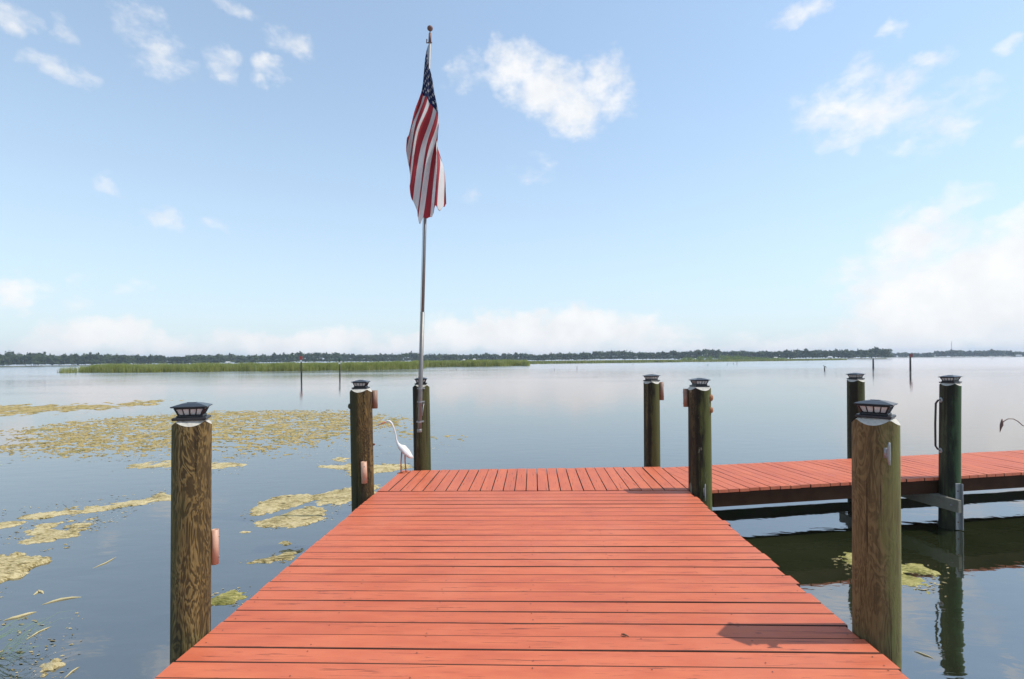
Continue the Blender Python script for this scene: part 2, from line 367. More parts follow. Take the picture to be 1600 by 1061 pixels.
# ------------------------------------------------------------------ walkway to the right
wn1, wn3 = gp(1113, 766, DZ), gp(1600, 738, DZ); wb2, wb4 = gp(1100, 727.6, DZ), gp(1600, 700, DZ)
wd_ = (wn3-wn1).normalized(); WA = math.atan2(wd_.y, wd_.x); wn_ = Vector((-wd_.y, wd_.x, 0))
WW = (wb2-wn1).dot(wn_)
walk = empty('dock_walkway', (wn1.x+3, wn1.y+1.2, DZ), 'long narrow coral red plank walkway on dark brown beams leading off from the platform corner', 'walkway')
def wp(s, t, z=DZ): q = wn1+wd_*s+wn_*t; return Vector((q.x, q.y, z))
wnails = MB()
x_end_l = e_b.x+.004
pmw = [plank_mesh(WW, PITCH-.009, 500+k) for k in range(6)]
def seam(q):   # right-hand edge of the end row, as a clipping line
    return q.x - x_end_l
s = -1.2
while s < 13.5:
    a0, a1 = wp(s+PITCH/2, 0), wp(s+PITCH/2, WW)
    if seam(wp(s, 0)) > .002 and seam(wp(s, WW)) > .002:
        o = link('plank', pmw[random.randrange(6)]); o.location = wp(s+PITCH/2, random.uniform(-.006, .006), DZ+random.uniform(.0, .003)); o.rotation_euler = (random.uniform(-.003, .003), 0, WA+math.pi/2+random.uniform(-.002, .002)); child(o, walk)
        for t in (.07, .7, WW-.07):
            for q in (-.04, .04): wnails.lathe([(.0001, .0006), (.0042, .0004)], wp(s+PITCH/2+q, t, DZ+.0055), 7)
    elif seam(wp(s+PITCH, 0)) > .01:
        # plank cut off slantwise where it meets the end row
        P4 = [wp(s+.0035, 0), wp(s+PITCH-.0035, 0), wp(s+PITCH-.0035, WW), wp(s+.0035, WW)]
        out_ = []
        for i in range(4):
            p, q = P4[i], P4[(i+1) % 4]
            if seam(p) > .004: out_.append(p)
            if (seam(p)-.004)*(seam(q)-.004) < 0:
                k = (seam(p)-.004)/(seam(p)-seam(q)); out_.append(p+(q-p)*k)
        if len(out_) >= 3:
            nn = len(out_); v = [(p.x, p.y, DZ+.001) for p in out_]+[(p.x, p.y, DZ-.037) for p in out_]
            f = [list(range(nn)), list(range(nn, 2*nn))[::-1]]+[[i, i+nn, (i+1) % nn+nn, (i+1) % nn] for i in range(nn)]
            o = link('plank', pyd('plank', v, f), M_DECK); child(o, walk)
    s += PITCH
o = wnails.obj('nail_heads', M_NAIL); child(o, walk); o['kind'] = 'stuff'
def wbeam(name, s0, s1, t, zc, th, hh, m):
    c = wp((s0+s1)/2, t, zc); o = MB().box((0, 0, 0), (s1-s0, th, hh), bev=.004).obj(name, m); o.location = c; o.rotation_euler.z = WA; return child(o, walk)
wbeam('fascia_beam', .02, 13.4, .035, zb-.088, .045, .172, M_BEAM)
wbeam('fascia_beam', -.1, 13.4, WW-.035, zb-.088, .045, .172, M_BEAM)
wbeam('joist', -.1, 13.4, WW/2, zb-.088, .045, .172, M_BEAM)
wbeam('lower_board', -.3, 13.4, WW+.03, .125, .045, .155, M_OLIVE)

# ------------------------------------------------------------------ pilings
def make_pile(label, px_bot, px_top, Yc, r, m, ztop_px, crot=.4, taper=.97, group='wooden dock pilings with cap lights', zbot=-1.4, mcut=M_CUT):
    """px_bot / px_top: x of the axis in the photo at deck level and at the top; Yc distance; ztop_px: y of the pile's shoulder"""
    top = at(px_top, ztop_px, Yc); low = at(px_bot, CY+800*(HC-DZ)/Yc, Yc)
    dirv = (top-low); dirv /= dirv.z
    root = empty('wooden_piling', (low.x-dirv.x*low.z, Yc-dirv.y*low.z, 0), label, 'piling', group)
    H = top.z; seg = 48
    sh = Matrix(((1, 0, dirv.x, 0), (0, 1, dirv.y, 0), (0, 0, 1, 0), (0, 0, 0, 1)))
    rr = random.Random(int(px_top)); ph = [rr.uniform(0, 6.28) for _ in range(6)]
    def rad(a, z): return r*(1-(1-taper)*max(0, z)/H)*(1+.012*math.sin(2*a+ph[0]+z*.5)+.007*math.sin(5*a+ph[1]+1.7*z)+.005*math.sin(3*a+ph[2]-2.3*z))
    def cutz(x, y):                     # four sloping cuts that leave a square seat for the cap light
        z = 0
        for k in range(4):
            a = crot+k*math.pi/2; dd = x*math.cos(a)+y*math.sin(a)
            z = max(z, (dd-.070*r/.115)*.95)
        return -z
    rings = 30; v = []; f = []
    for i in range(rings+1):
        for k in range(seg):
            a = 2*math.pi*k/seg
            zt = H+.018+cutz(rad(a, H)*math.cos(a), rad(a, H)*math.sin(a))
            z = zbot+(zt-zbot)*i/rings; q = rad(a, z); v.append(sh @ Vector((q*math.cos(a), q*math.sin(a), z)))
    for i in range(rings):
        for k in range(seg):
            k2 = (k+1) % seg; f.append([i*seg+k, i*seg+k2, i*seg+seg+k2, i*seg+seg+k])
    link('shaft', pyd('shaft', v, f, True), m, root)
    v = []; f = []; nr = 9
    for j in range(nr+1):
        for k in range(seg):
            a = 2*math.pi*k/seg; q = rad(a, H)*(j/nr)*(1.004 if j == nr else 1); x, yv = q*math.cos(a), q*math.sin(a)
            v.append(sh @ Vector((x, yv, H+.018+cutz(x, yv)+(rr.uniform(-.0016, .0016) if j < nr else .0006))))
    for j in range(nr):
        for k in range(seg):
            k2 = (k+1) % seg; f.append([j*seg+k, j*seg+seg+k, j*seg+seg+k2, j*seg+k2])
    link('cut_top', pyd('cut_top', v, f, False), mcut, root)
    root['tx'] = 0; del root['tx']
    return root, sh, H, r

W1 = pile_wood('pile_wood_figured', (.062, .043, .017), (.17, .118, .042), (.32, .235, .092), .8, (.055, .06, .018), .6, (-1, -.2, 0), stain_amt=.45, seed=3.1)
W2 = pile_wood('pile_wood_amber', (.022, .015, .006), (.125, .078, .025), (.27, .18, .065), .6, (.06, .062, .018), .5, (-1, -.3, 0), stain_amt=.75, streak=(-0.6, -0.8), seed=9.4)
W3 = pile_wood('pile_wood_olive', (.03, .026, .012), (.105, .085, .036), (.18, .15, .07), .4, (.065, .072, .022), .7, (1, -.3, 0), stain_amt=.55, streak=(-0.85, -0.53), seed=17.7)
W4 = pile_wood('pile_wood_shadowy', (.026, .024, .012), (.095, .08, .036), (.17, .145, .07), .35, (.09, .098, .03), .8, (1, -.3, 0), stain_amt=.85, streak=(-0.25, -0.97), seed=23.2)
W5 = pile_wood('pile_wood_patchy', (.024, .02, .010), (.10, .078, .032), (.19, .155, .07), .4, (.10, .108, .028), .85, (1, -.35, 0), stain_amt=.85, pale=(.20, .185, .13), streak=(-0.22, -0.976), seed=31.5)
W6 = pile_wood('pile_wood_smooth_brown', (.075, .055, .023), (.185, .135, .056), (.30, .225, .105), .38, (.155, .155, .048), .75, (.9, -.45, 0), stain=(.085, .052, .022), stain_amt=.5, seed=41.9, alg_lo=.52, alg_hi=.86)
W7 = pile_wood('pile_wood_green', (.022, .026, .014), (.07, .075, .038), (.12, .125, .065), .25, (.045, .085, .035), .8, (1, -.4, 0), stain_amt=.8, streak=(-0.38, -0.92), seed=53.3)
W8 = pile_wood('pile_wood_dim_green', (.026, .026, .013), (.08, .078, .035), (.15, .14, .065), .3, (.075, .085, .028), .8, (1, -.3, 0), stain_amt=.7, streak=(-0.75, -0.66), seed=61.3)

def y_for(px, Xc):      # forward distance at which the axis X=Xc stands at photo column px
    v = ray(px, 760); return Xc*v.y/v.x
p1 = make_pile('figured amber brown piling with bold wavy grain, standing opposite the smooth brown piling', 298, 300, y_for(299, XL-.106), .106, W1, 659, .5)
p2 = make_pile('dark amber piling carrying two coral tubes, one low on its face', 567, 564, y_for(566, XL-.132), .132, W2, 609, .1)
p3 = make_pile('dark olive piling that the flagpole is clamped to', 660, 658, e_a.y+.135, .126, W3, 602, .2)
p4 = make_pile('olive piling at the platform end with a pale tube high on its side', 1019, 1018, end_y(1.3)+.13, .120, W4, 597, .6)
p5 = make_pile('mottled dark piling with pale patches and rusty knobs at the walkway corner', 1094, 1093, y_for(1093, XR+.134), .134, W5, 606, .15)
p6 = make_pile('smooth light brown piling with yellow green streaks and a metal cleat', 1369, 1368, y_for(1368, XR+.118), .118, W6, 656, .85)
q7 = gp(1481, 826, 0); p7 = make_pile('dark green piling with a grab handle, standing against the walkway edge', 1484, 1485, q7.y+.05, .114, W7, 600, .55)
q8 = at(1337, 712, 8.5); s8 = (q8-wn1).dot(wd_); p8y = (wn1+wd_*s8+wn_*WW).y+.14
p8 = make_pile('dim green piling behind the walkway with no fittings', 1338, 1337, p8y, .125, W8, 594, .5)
PILES = [p1, p2, p3, p4, p5, p6, p7, p8]

# ------------------------------------------------------------------ solar cap lights
def make_cap(label):
    root = empty('cap_light', (0, 0, 0), label, 'light', 'black solar cap lights on the pilings')
    b = MB().box((0, 0, .006), (.164, .164, .016), bev=.004).box((0, 0, .019), (.128, .128, .012), bev=.003)
    b.obj('base_plate', M_BLACK, root)
    z0, z1, a0, a1 = .024, .064, .053, .070
    fr = MB()
    fr.box((0, 0, z0), (a0*2+.006, a0*2+.006, .009), bev=.002); fr.box((0, 0, z1), (a1*2+.008, a1*2+.008, .008), bev=.002)
    for k in range(4):
        R_ = Matrix.Rotation(k*math.pi/2, 4, 'Z')
        for t, rd in ((-1, .0055), (-.5, .0028), (0, .0034), (.5, .0028)):
            fr.tube([R_ @ Vector((t*a0, -a0, z0)), R_ @ Vector((t*a1, -a1, z1))], rd, 6)
    fr.obj('frame', M_BLACK, root)
    for k in range(4):
        R_ = Matrix.Rotation(k*math.pi/2, 4, 'Z'); g = .003
        v = [R_ @ Vector(p) for p in ((-a0, -a0+g, z0), (a0, -a0+g, z0), (a1, -a1+g, z1), (-a1, -a1+g, z1), (-a0, -a0+g+.002, z0), (a0, -a0+g+.002, z0), (a1, -a1+g+.002, z1), (-a1, -a1+g+.002, z1))]
        link('pane', pyd('pane', v, [[0, 1, 2, 3], [7, 6, 5, 4], [0, 4, 5, 1], [1, 5, 6, 2], [2, 6, 7, 3], [3, 7, 4, 0]]), M_PANE, root)
    rf = MB(); w0 = .088; zt = z1+.004
    prof = [(w0-.004, zt), (w0, zt+.003), (w0, zt+.007), (w0*.5, zt+.021), (w0*.30, zt+.024)]
    for wv, z in prof:
        for sx_, sy_ in ((-1, -1), (1, -1), (1, 1), (-1, 1)): rf.v.append(Vector((sx_*wv, sy_*wv, z)))
    for i in range(len(prof)-1):
        for k in range(4): k2 = (k+1) % 4; rf.f.append([4*i+k, 4*i+k2, 4*i+4+k2, 4*i+4+k])
    rf.f.append([3, 2, 1, 0]); rf.f.append([16, 17, 18, 19])
    ro = rf.obj('roof', M_ROOFCAP, root)
    MB().box((0, 0, zt+.0255), (w0*.5, w0*.5, .003), bev=.001).obj('solar_panel', pbr('solar_cell', (.012, .016, .03), .12), ro)
    return root
cap0 = None
CAPL = ['black solar cap light on the figured amber piling', 'black solar cap light on the dark amber piling with two coral tubes',
        'black solar cap light on the piling behind the flagpole', 'black solar cap light on the olive piling at the platform end',
        'black solar cap light on the mottled walkway corner piling', 'black solar cap light on the smooth light brown piling, sitting askew',
        'black solar cap light on the green piling with the grab handle', 'black solar cap light on the dim green piling behind the walkway']
CROT = [.42, .1, .15, .5, .12, .85, .45, .4]
for (root, sh, H, r), lab, rz in zip(PILES, CAPL, CROT):
    if cap0 is None: cap0 = c = make_cap(lab)
    else: c = copy_tree(cap0); c['label'] = lab
    c.location = root.location + (sh @ Vector((0, 0, H+.0175))); c.rotation_euler = (random.uniform(-.02, .02), random.uniform(-.02, .02), rz)
    c.scale = (1.06, 1.06, 1.06) if r < .125 else (1.08, 1.08, 1.08)

# ------------------------------------------------------------------ fittings on the pilings
def tube_on(P, ang, zc, L, ro, m, name='rod_holder'):
    root, sh, H, r = P; a = ang; c = sh @ Vector((math.cos(a)*(r+ro*.86), math.sin(a)*(r+ro*.86), zc))
    b = MB().lathe([(ro*.80, -L/2), (ro, -L/2), (ro, L/2), (ro*.80, L/2), (ro*.80, -L/2)], (0, 0, 0), 20)
    o = b.obj(name, m, root, True, c); o.rotation_euler = (random.uniform(-.02, .02), random.uniform(-.02, .02), 0)
    for z in (-L*.3, L*.3):
        MB().tube([(math.cos(a)*ro*.75, math.sin(a)*ro*.75, z), (math.cos(a)*(ro+.004), math.sin(a)*(ro+.004), z)], .006, 8).obj('screw', M_STEEL, o)
    return o
def zpx(P, y):          # height at which photo row y meets the piling
    Yc = P[0].location.y; v = ray(800 if False else 800, y); 
    q = P[0].location; dep = c_d.dot(Vector((q.x, q.y, 0))); px = CX+F*c_r.dot(Vector((q.x, q.y, 0)))/dep
    return at(px, y, Yc).z
def face(P, off):       # angle towards the camera plus an offset (positive = towards the photo's right)
    q = P[0].location; return math.atan2(-q.y, -q.x)+off
tube_on(p1, face(p1, 1.50), zpx(p1, 860), (888-832)*3.0/800, .020, M_TUBE)
tube_on(p2, face(p2, .12), zpx(p2, 734), .25, .034, M_TUBE)
tube_on(p2, face(p2, 1.75), zpx(p2, 625), .22, .034, M_TUBE2)
tube_on(p4, face(p4, 1.6), zpx(p4, 611), .27, .03, M_TUBE2)
tube_on(p5, face(p5, -1.62), zpx(p5, 622), .22, .03, M_TUBE2)
def knob(P, ang, z, rr, m):
    root, sh, H, r = P; c = sh @ Vector((math.cos(ang)*(r-.004), math.sin(ang)*(r-.004), z))
    b = MB(); n_ = 6; b.lathe([(rr, -.002), (rr, .006), (rr*.85, .016), (rr*.5, .024), (.001, .027)], (0, 0, 0), 14)
    o = b.obj('knob', m, root, True, c); o.rotation_euler = Vector((math.cos(ang), math.sin(ang), 0)).to_track_quat('Z', 'Y').to_euler()
knob(p5, face(p5, 1.35), zpx(p5, 621), .042, M_RUST); knob(p5, face(p5, 1.35), zpx(p5, 640), .038, M_RUST)
knob(p2, face(p2, -1.45), zpx(p2, 634), .034, M_OLIVE); knob(p2, face(p2, 1.45), zpx(p2, 695), .015, M_NAIL)
def cleat(P, ang, z, L, m):
    root, sh, H, r = P; rad = Vector((math.cos(ang), math.sin(ang), 0)); c = sh @ (rad*(r-.003)+Vector((0, 0, z)))
    b = MB()
    b.tube([rad*.002+Vector((0, 0, -L*.22)), rad*.006+Vector((0, 0, L*.22))], (.014), 8)
    for s in (-1, 1): b.tube([rad*0+Vector((0, 0, s*L*.13)), rad*.028+Vector((0, 0, s*L*.13))], .008, 8)
    b.tube([rad*.036+Vector((0, 0, -L*.5)), rad*.032+Vector((0, 0, -L*.25)), rad*.029, rad*.032+Vector((0, 0, L*.25)), rad*.036+Vector((0, 0, L*.5))], [.005, .008, .0095, .008, .005], 10)
    b.obj('cleat', m, root, True, c)
cleat(p6, face(p6, .42), zpx(p6, 702), .125, M_STEEL)
cleat(p5, face(p5, .35), zpx(p5, 764), .20, M_STEEL)
# grab handle on the green piling
root, sh, H, r = p7; a = face(p7, -1.0); rad = Vector((math.cos(a), math.sin(a), 0)); tan = Vector((-rad.y, rad.x, 0))
z_a, z_b = zpx(p7, 625), zpx(p7, 704); side = Vector((math.cos(face(p7, -1.45)), math.sin(face(p7, -1.45)), 0))
pts = [sh @ (rad*(r-.01)+Vector((0, 0, z_a))), sh @ (side*(r+.012)+Vector((0, 0, z_a-.01))), sh @ (side*(r+.034)+Vector((0, 0, z_a-.05))), sh @ (side*(r+.038)+Vector((0, 0, (z_a+z_b)/2))), sh @ (side*(r+.034)+Vector((0, 0, z_b+.05))), sh @ (side*(r+.012)+Vector((0, 0, z_b+.01))), sh @ (rad*(r-.01)+Vector((0, 0, z_b)))]
hd = MB().tube(pts, .012, 12).obj('grab_handle', M_RUBBER, root, True)
for z in (z_a, z_b):
    ey = MB().lathe([(.012, 0), (.034, 0), (.034, .006), (.02, .012), (.012, .010)], (0, 0, 0), 18).obj('eyelet', M_STEEL, hd, True, sh @ (rad*(r-.003)+Vector((0, 0, z))))
    ey.rotation_euler = rad.to_track_quat('Z', 'Y').to_euler()
# steel angle strip low on the same piling
a = face(p7, .75); rad = Vector((math.cos(a), math.sin(a), 0)); zt_, zb_ = zpx(p7, 752), zpx(p7, 823)
st = MB().box((0, 0, 0), (.012, .06, zt_-zb_), bev=.002).box((.02, .03, 0), (.05, .008, zt_-zb_), bev=.002).obj('steel_strip', M_STEEL, root, False, sh @ (rad*(r+.004)+Vector((0, 0, (zt_+zb_)/2)))); st.rotation_euler.z = a
for z in (-.2, 0, .2):
    MB().tube([(.004, -.005, z), (.012, -.005, z)], .008, 8).obj('bolt', M_NAIL, st)
# cross timber of the walkway bolted to that piling
qa = Vector(root.location); sP = (qa-wn1).dot(wd_)
o = MB().box((0, 0, 0), (.045, WW+.42, .16), bev=.004).obj('cross_timber', M_GREYWOOD); o.location = wp(sP-.155, WW/2-.12, zb-.172-.083); o.rotation_euler.z = WA; child(o, walk)
b_ = MB().tube([(-.03, -WW/2-.12, .0), (-.02, -WW/2-.12, .0)], .014, 8).obj('bolt', M_STEEL, o)
q = Vector(p8[0].location); sQ = (q-wn1).dot(wd_)
o = MB().box((0, 0, 0), (.045, WW+.42, .16), bev=.004).obj('cross_timber', M_GREYWOOD); o.location = wp(sQ-.165, WW/2+.08, zb-.172-.083); o.rotation_euler.z = WA; child(o, walk)

# ------------------------------------------------------------------ flagpole and flag
YP = p3[0].location.y-.126-.035
pb = at(655.5, 674, YP); pt = at(672, 52, YP); ax = (pt-pb)
pole = empty('flagpole', pb, 'tall thin weathered grey flagpole clamped to a dark olive piling', 'flagpole')
Lp = ax.length
MB().tube([ax*0, ax*.09, ax*.30], [.030, .029, .027], 16).obj('lower_tube', M_ALU, pole, True)
MB().tube([ax*.295, ax*.62], [.0235, .0215], 16).obj('middle_tube', M_ALU, pole, True)
MB().tube([ax*.615, ax*.985], [.0185, .0165], 16).obj('upper_tube', M_ALU, pole, True)
MB().lathe([(.034, -.012), (.036, 0), (.036, .03), (.031, .035)], (0, 0, 0), 16).obj('end_cap', M_ALU, pole, True)
tr = MB().tube([ax*.975, ax*1.0], [.022, .019], 12).obj('truck', M_RUSTY, pole, True)
MB().tube([ax*.985+Vector((-.045, 0, .0)), ax*.985+Vector((-.05, 0, -.05)), ax*.985+Vector((.03, 0, -.05))], .009, 8).obj('pulley', M_RUSTY, tr, True)
fin = MB().lathe([(.006, -.06), (.008, -.03), (.02, -.022), (.036, -.008), (.042, .012), (.036, .032), (.018, .047), (.001, .052)], ax*1.0+Vector((0, 0, .06)), 18).obj('finial', M_RUSTY, pole, True)
MB().tube([ax*.97+Vector((-.022, 0, 0)), ax*.5+Vector((-.03, -.01, 0)), ax*.06+Vector((-.03, -.02, 0))], .0035, 5).obj('halyard', M_STEEL, pole, True)
for yy in (607, 628, 659):
    k = (674-yy)/(674-52); c = ax*k
    b = MB().tube([c+Vector((-.045, -.012, 0)), c+Vector((.05, -.012, 0))], .010, 8)
    b.tube([c-Vector((0, 0, .012)), c+Vector((0, 0, .012))], .036, 16); b.box(c+Vector((0, .045, 0)), (.10, .05, .024), bev=.003)
    b.obj('clamp', M_STEEL, pole, False)
b = MB().tube([ax*.06+Vector((.03, -.03, .03)), ax*.06+Vector((.06, -.03, .06)), ax*.05+Vector((.035, -.03, -.06))], .008, 8).obj('halyard_cleat', M_STEEL, pole, True)

# flag: control net (photo column, row, depth offset) for u = 0, .2, .4, .7, 1 along the fly and v = 0 .. 1 down the hoist
NET = [[(669, 74, -.035), (669, 102, -.035), (668.5, 128, -.035), (667, 164, -.03), (666, 194, -.03)],
       [(665.5, 92, -.05), (671, 106, -.07), (675.5, 126, -.08), (673, 166, -.02), (670, 198, .03)],
       [(663.5, 112, -.06), (673, 130, -.10), (681, 152, -.11), (679, 190, -.03), (676, 222, .05)],
       [(660, 148, -.08), (673, 166, -.15), (688, 192, -.15), (683, 224, -.04), (690, 255, .07)],
       [(650, 188, -.16), (656, 222, -.22), (671, 250, -.10), (687, 260, -.15), (695, 280, .05)],
       [(641, 226, -.19), (643, 288, -.10), (659, 348, -.16), (682, 338, -.20), (700, 322, -.12)]]
US = [0, .08, .2, .4, .7, 1]; VS = [0, .27, .54, .77, 1]
def spl(ts, ps, t):
    i = max(k for k in range(len(ts)-1) if t >= ts[k]-1e-9)
    p1_, p2_ = ps[i], ps[i+1]; h_ = ts[i+1]-ts[i]
    m1 = (ps[i+1]-ps[i-1])/(ts[i+1]-ts[i-1]) if i > 0 else (p2_-p1_)/h_
    m2 = (ps[i+2]-ps[i])/(ts[i+2]-ts[i]) if i+2 < len(ps) else (p2_-p1_)/h_
    s_ = (t-ts[i])/h_; s2, s3 = s_*s_, s_**3
    return p1_*(2*s3-3*s2+1)+m1*h_*(s3-2*s2+s_)+p2_*(-2*s3+3*s2)+m2*h_*(s3-s2)
G = [[at(x, yv, YP) + Vector((0, dv_*1.0, 0)) for x, yv, dv_ in row] for row in NET]
NU, NV = 110, 84; vv = []; uv = []
for i in range(NU+1):
    u = i/NU; row = [spl(US, [G[k][j] for k in range(6)], u) for j in range(5)]
    for j in range(NV+1):
        v_ = j/NV; p = spl(VS, row, v_)
        am = min(1, u*1.6)**1.3
        p = p+Vector((.013*am*math.sin(v_*27+u*3.0+1.2*math.sin(u*5)), .040*am*math.sin(v_*24-u*4.2+1.5)+.02*am*math.sin(v_*41+u*9), .008*am*math.sin(v_*31+u*7)))
        if u > .9: p.z += .05*((u-.9)/.1)**2*math.sin(v_*63)*(.4+.6*math.sin(v_*23+1))
        vv.append(p-G[0][0]); uv.append((u, v_))
ff = [[i*(NV+1)+j, (i+1)*(NV+1)+j, (i+1)*(NV+1)+j+1, i*(NV+1)+j+1] for i in range(NU) for j in range(NV)]
fme = pyd('flag', vv, ff, True)
ul = fme.uv_layers.new(name='UVMap'); li = np.zeros(len(fme.loops), np.int32); fme.loops.foreach_get('vertex_index', li)
ul.data.foreach_set('uv', np.array(uv, np.float32)[li].ravel())
m, n, out = mat('flag_cloth'); uvn = n.node('ShaderNodeTexCoord').outputs['UV']; su = n.node('ShaderNodeSeparateXYZ', i={0: uvn})
U, V = su.outputs[0], su.outputs[1]
stripe = n.math('LESS_THAN', n.math('MODULO', n.math('MULTIPLY', V, 13.0), 2.0), 1.0)
fade = n.noise(uvn, 7, 4, .6)
c = n.mix(stripe, (.80, .78, .76), n.mix(fade, (.42, .035, .05), (.52, .08, .095)))
cant = n.math('MULTIPLY', n.math('LESS_THAN', U, .4), n.math('LESS_THAN', V, 7/13))
# fifty stars: five-pointed, staggered on an 11 x 9 lattice
gx = n.math('MULTIPLY', U, 12/.4); gy = n.math('MULTIPLY', V, 10/(7/13))
rx_ = n.math('ROUND', gx); ry_ = n.math('ROUND', gy)
par = n.math('LESS_THAN', n.math('ABSOLUTE', n.math('SUBTRACT', n.math('MODULO', n.math('ADD', rx_, ry_), 2.0), 0.0)), .5)
inb = n.math('MULTIPLY', n.math('MULTIPLY', n.math('GREATER_THAN', rx_, .5), n.math('LESS_THAN', rx_, 11.5)), n.math('MULTIPLY', n.math('GREATER_THAN', ry_, .5), n.math('LESS_THAN', ry_, 9.5)))
dx = n.math('MULTIPLY', n.math('SUBTRACT', gx, rx_), 1.0); dy = n.math('MULTIPLY', n.math('SUBTRACT', gy, ry_), .85)
rad_ = n.math('SQRT', n.math('ADD', n.math('MULTIPLY', dx, dx), n.math('MULTIPLY', dy, dy)))
ang = n.math('PINGPONG', n.math('ADD', n.math('ARCTAN2', dx, n.math('MULTIPLY', dy, -1.0)), 6.2832), math.pi/5)
# star edge from the outer point (r .46, angle 0) to the inner notch (r .18, angle 36 deg)
px_ = n.math('MULTIPLY', rad_, n.math('COSINE', ang)); py_ = n.math('MULTIPLY', rad_, n.math('SINE', ang))
ox, ix, iy = .46, .18*math.cos(math.pi/5), .18*math.sin(math.pi/5)
star = n.math('LESS_THAN', n.math('SUBTRACT', n.math('MULTIPLY', py_, ox-ix), n.math('MULTIPLY', n.math('SUBTRACT', ox, px_), iy)), 0.0)
star = n.math('MULTIPLY', n.math('MULTIPLY', star, par), inb)
c = n.mix(cant, c, n.mix(star, (.022, .035, .105), (.66, .64, .62)))
bs = n.node('ShaderNodeBsdfPrincipled', i={'Base Color': c, 'Roughness': .8, 'Specular IOR Level': .15, 'Sheen Weight': .15})
tl = n.node('ShaderNodeBsdfTranslucent', i={'Color': c})
n.l.new(n.node('ShaderNodeMixShader', i={0: .5, 1: bs.outputs[0], 2: tl.outputs[0]}).outputs[0], out.inputs[0])
flag = link('flag', fme, m, None, G[0][0]); sm = flag.modifiers.new('thickness', 'SOLIDIFY'); sm.thickness = .0012
tag(flag, 'limp red white and blue flag with stars and stripes drooping from the flagpole', 'flag')

# ------------------------------------------------------------------ egret ornament on the platform corner
YE = gp(630, 739, DZ).y
eb = at(631, 739, YE); 
def E(x, yv, d=0.0): p = at(x, yv, YE)-eb; return Vector((p.x, d, p.z+(DZ-DZ)))
eg = empty('egret_ornament', (eb.x, YE, DZ), 'white metal wading bird ornament with orange legs and long beak standing on platform corner', 'ornament')
base_z = eb.z-DZ
bd = MB()
bd.tube([E(601, 661), E(605, 658.5), E(608.5, 658.2), E(612, 661.5), E(615.5, 669), E(618, 678), E(619.3, 687), E(621.5, 693), E(625, 698), E(629.5, 702), E(634, 707), E(638.5, 713)],
        [.006, .015, .017, .0135, .0115, .0105, .012, .019, (.036, .036), (.046, .042), (.042, .038), (.020, .018)], 14)
bo = bd.obj('body', M_WHITE, eg, True)
for d_ in (-.045, .045):        # folded wings, pointed behind
    wv = MB().tube([E(624, 696, d_*.6), E(630, 699, d_), E(636, 706, d_), E(641, 712, d_*.8), E(645.5, 715.5, d_*.4)], [(.012, .010), (.034, .012), (.036, .012), (.022, .010), (.004, .004)], 10)
    wo = wv.obj('wing', M_WHITE, bo, True)
MB().tube([E(632, 708), E(637, 713), E(642, 716.5)], [.02, .018, .006], 10).obj('tail', M_WHITE, bo, True)
MB().tube([E(603, 659.5), E(597, 661.5), E(587.5, 665.5)], [.0125, .009, .002], 8).obj('beak', M_ORANGE, eg, True)
for s in (-1, 1): knobp = MB().tube([E(605.5, 658, s*.014), E(605.5, 658, s*.021)], .004, 8).obj('eye', M_BLACK, eg, True)
for xt, xb, d_ in ((628.5, 627.5, -.03), (632, 633.5, .03)):
    top_, kn, ft = E(xt, 704, d_*.7), E((xt+xb)/2-.6, 722, d_), E(xb, 739, d_); ft.z = .006
    lg = MB().tube([top_, kn, ft], [.011, .0095, .0085], 8).obj('leg', M_ORANGE, eg, True)
    fo = MB()
    for aa in (2.4, 3.14, 3.9, 0): fo.tube([ft, ft+Vector((math.cos(aa)*.06, math.sin(aa)*.06, -.001))], [.008, .004], 6)
    fo.obj('foot', M_ORANGE, lg, True)

# brown dangling ornament on a bent wire, over the walkway
Yw = wb4.y+.25
hk = at(1613, 690, Yw); dg = at(1565, 664, Yw)
orn = empty('wire_ornament', (hk.x+.35, Yw, DZ), 'small brown ornament dangling from a thin curved wire above the walkway', 'ornament')
ob = Vector(orn.location)
pts = [Vector((0, 0, -.0)), Vector((0, 0, .2)), at(1632, 673, Yw)-ob, at(1612, 669, Yw)-ob, at(1598, 665, Yw)-ob, at(1590, 658, Yw)-ob, at(1583, 654.5, Yw)-ob, at(1575, 654.5, Yw)-ob, at(1569, 658, Yw)-ob, at(1566, 661, Yw)-ob]
pts[0].z = -.3
MB().tube(pts, [.012, .010]+[.008]*2+[.007]*6, 8).obj('wire', M_RUSTY, orn, True)
c = dg-ob
MB().tube([c+Vector((.01, 0, .11)), c+Vector((.005, 0, .05)), c, c+Vector((-.015, 0, -.05)), c+Vector((-.03, 0, -.13))], [.006, .02, .026, .016, .003], 10).obj('pendant', M_RUSTY, orn, True)

# twig on the planks
tq = gp(976, 994, DZ)
tag(MB().tube([Vector((-.018, .012, .006)), Vector((-.006, .004, .009)), Vector((.008, -.003, .007)), Vector((.022, -.012, .005))], [.002, .006, .005, .0015], 6).obj('dry_leaf', pbr('dry_leaf', (.11, .06, .03), .8), None, True, tq), 'tiny curled dark dry leaf lying on the coral deck planks', 'leaf')

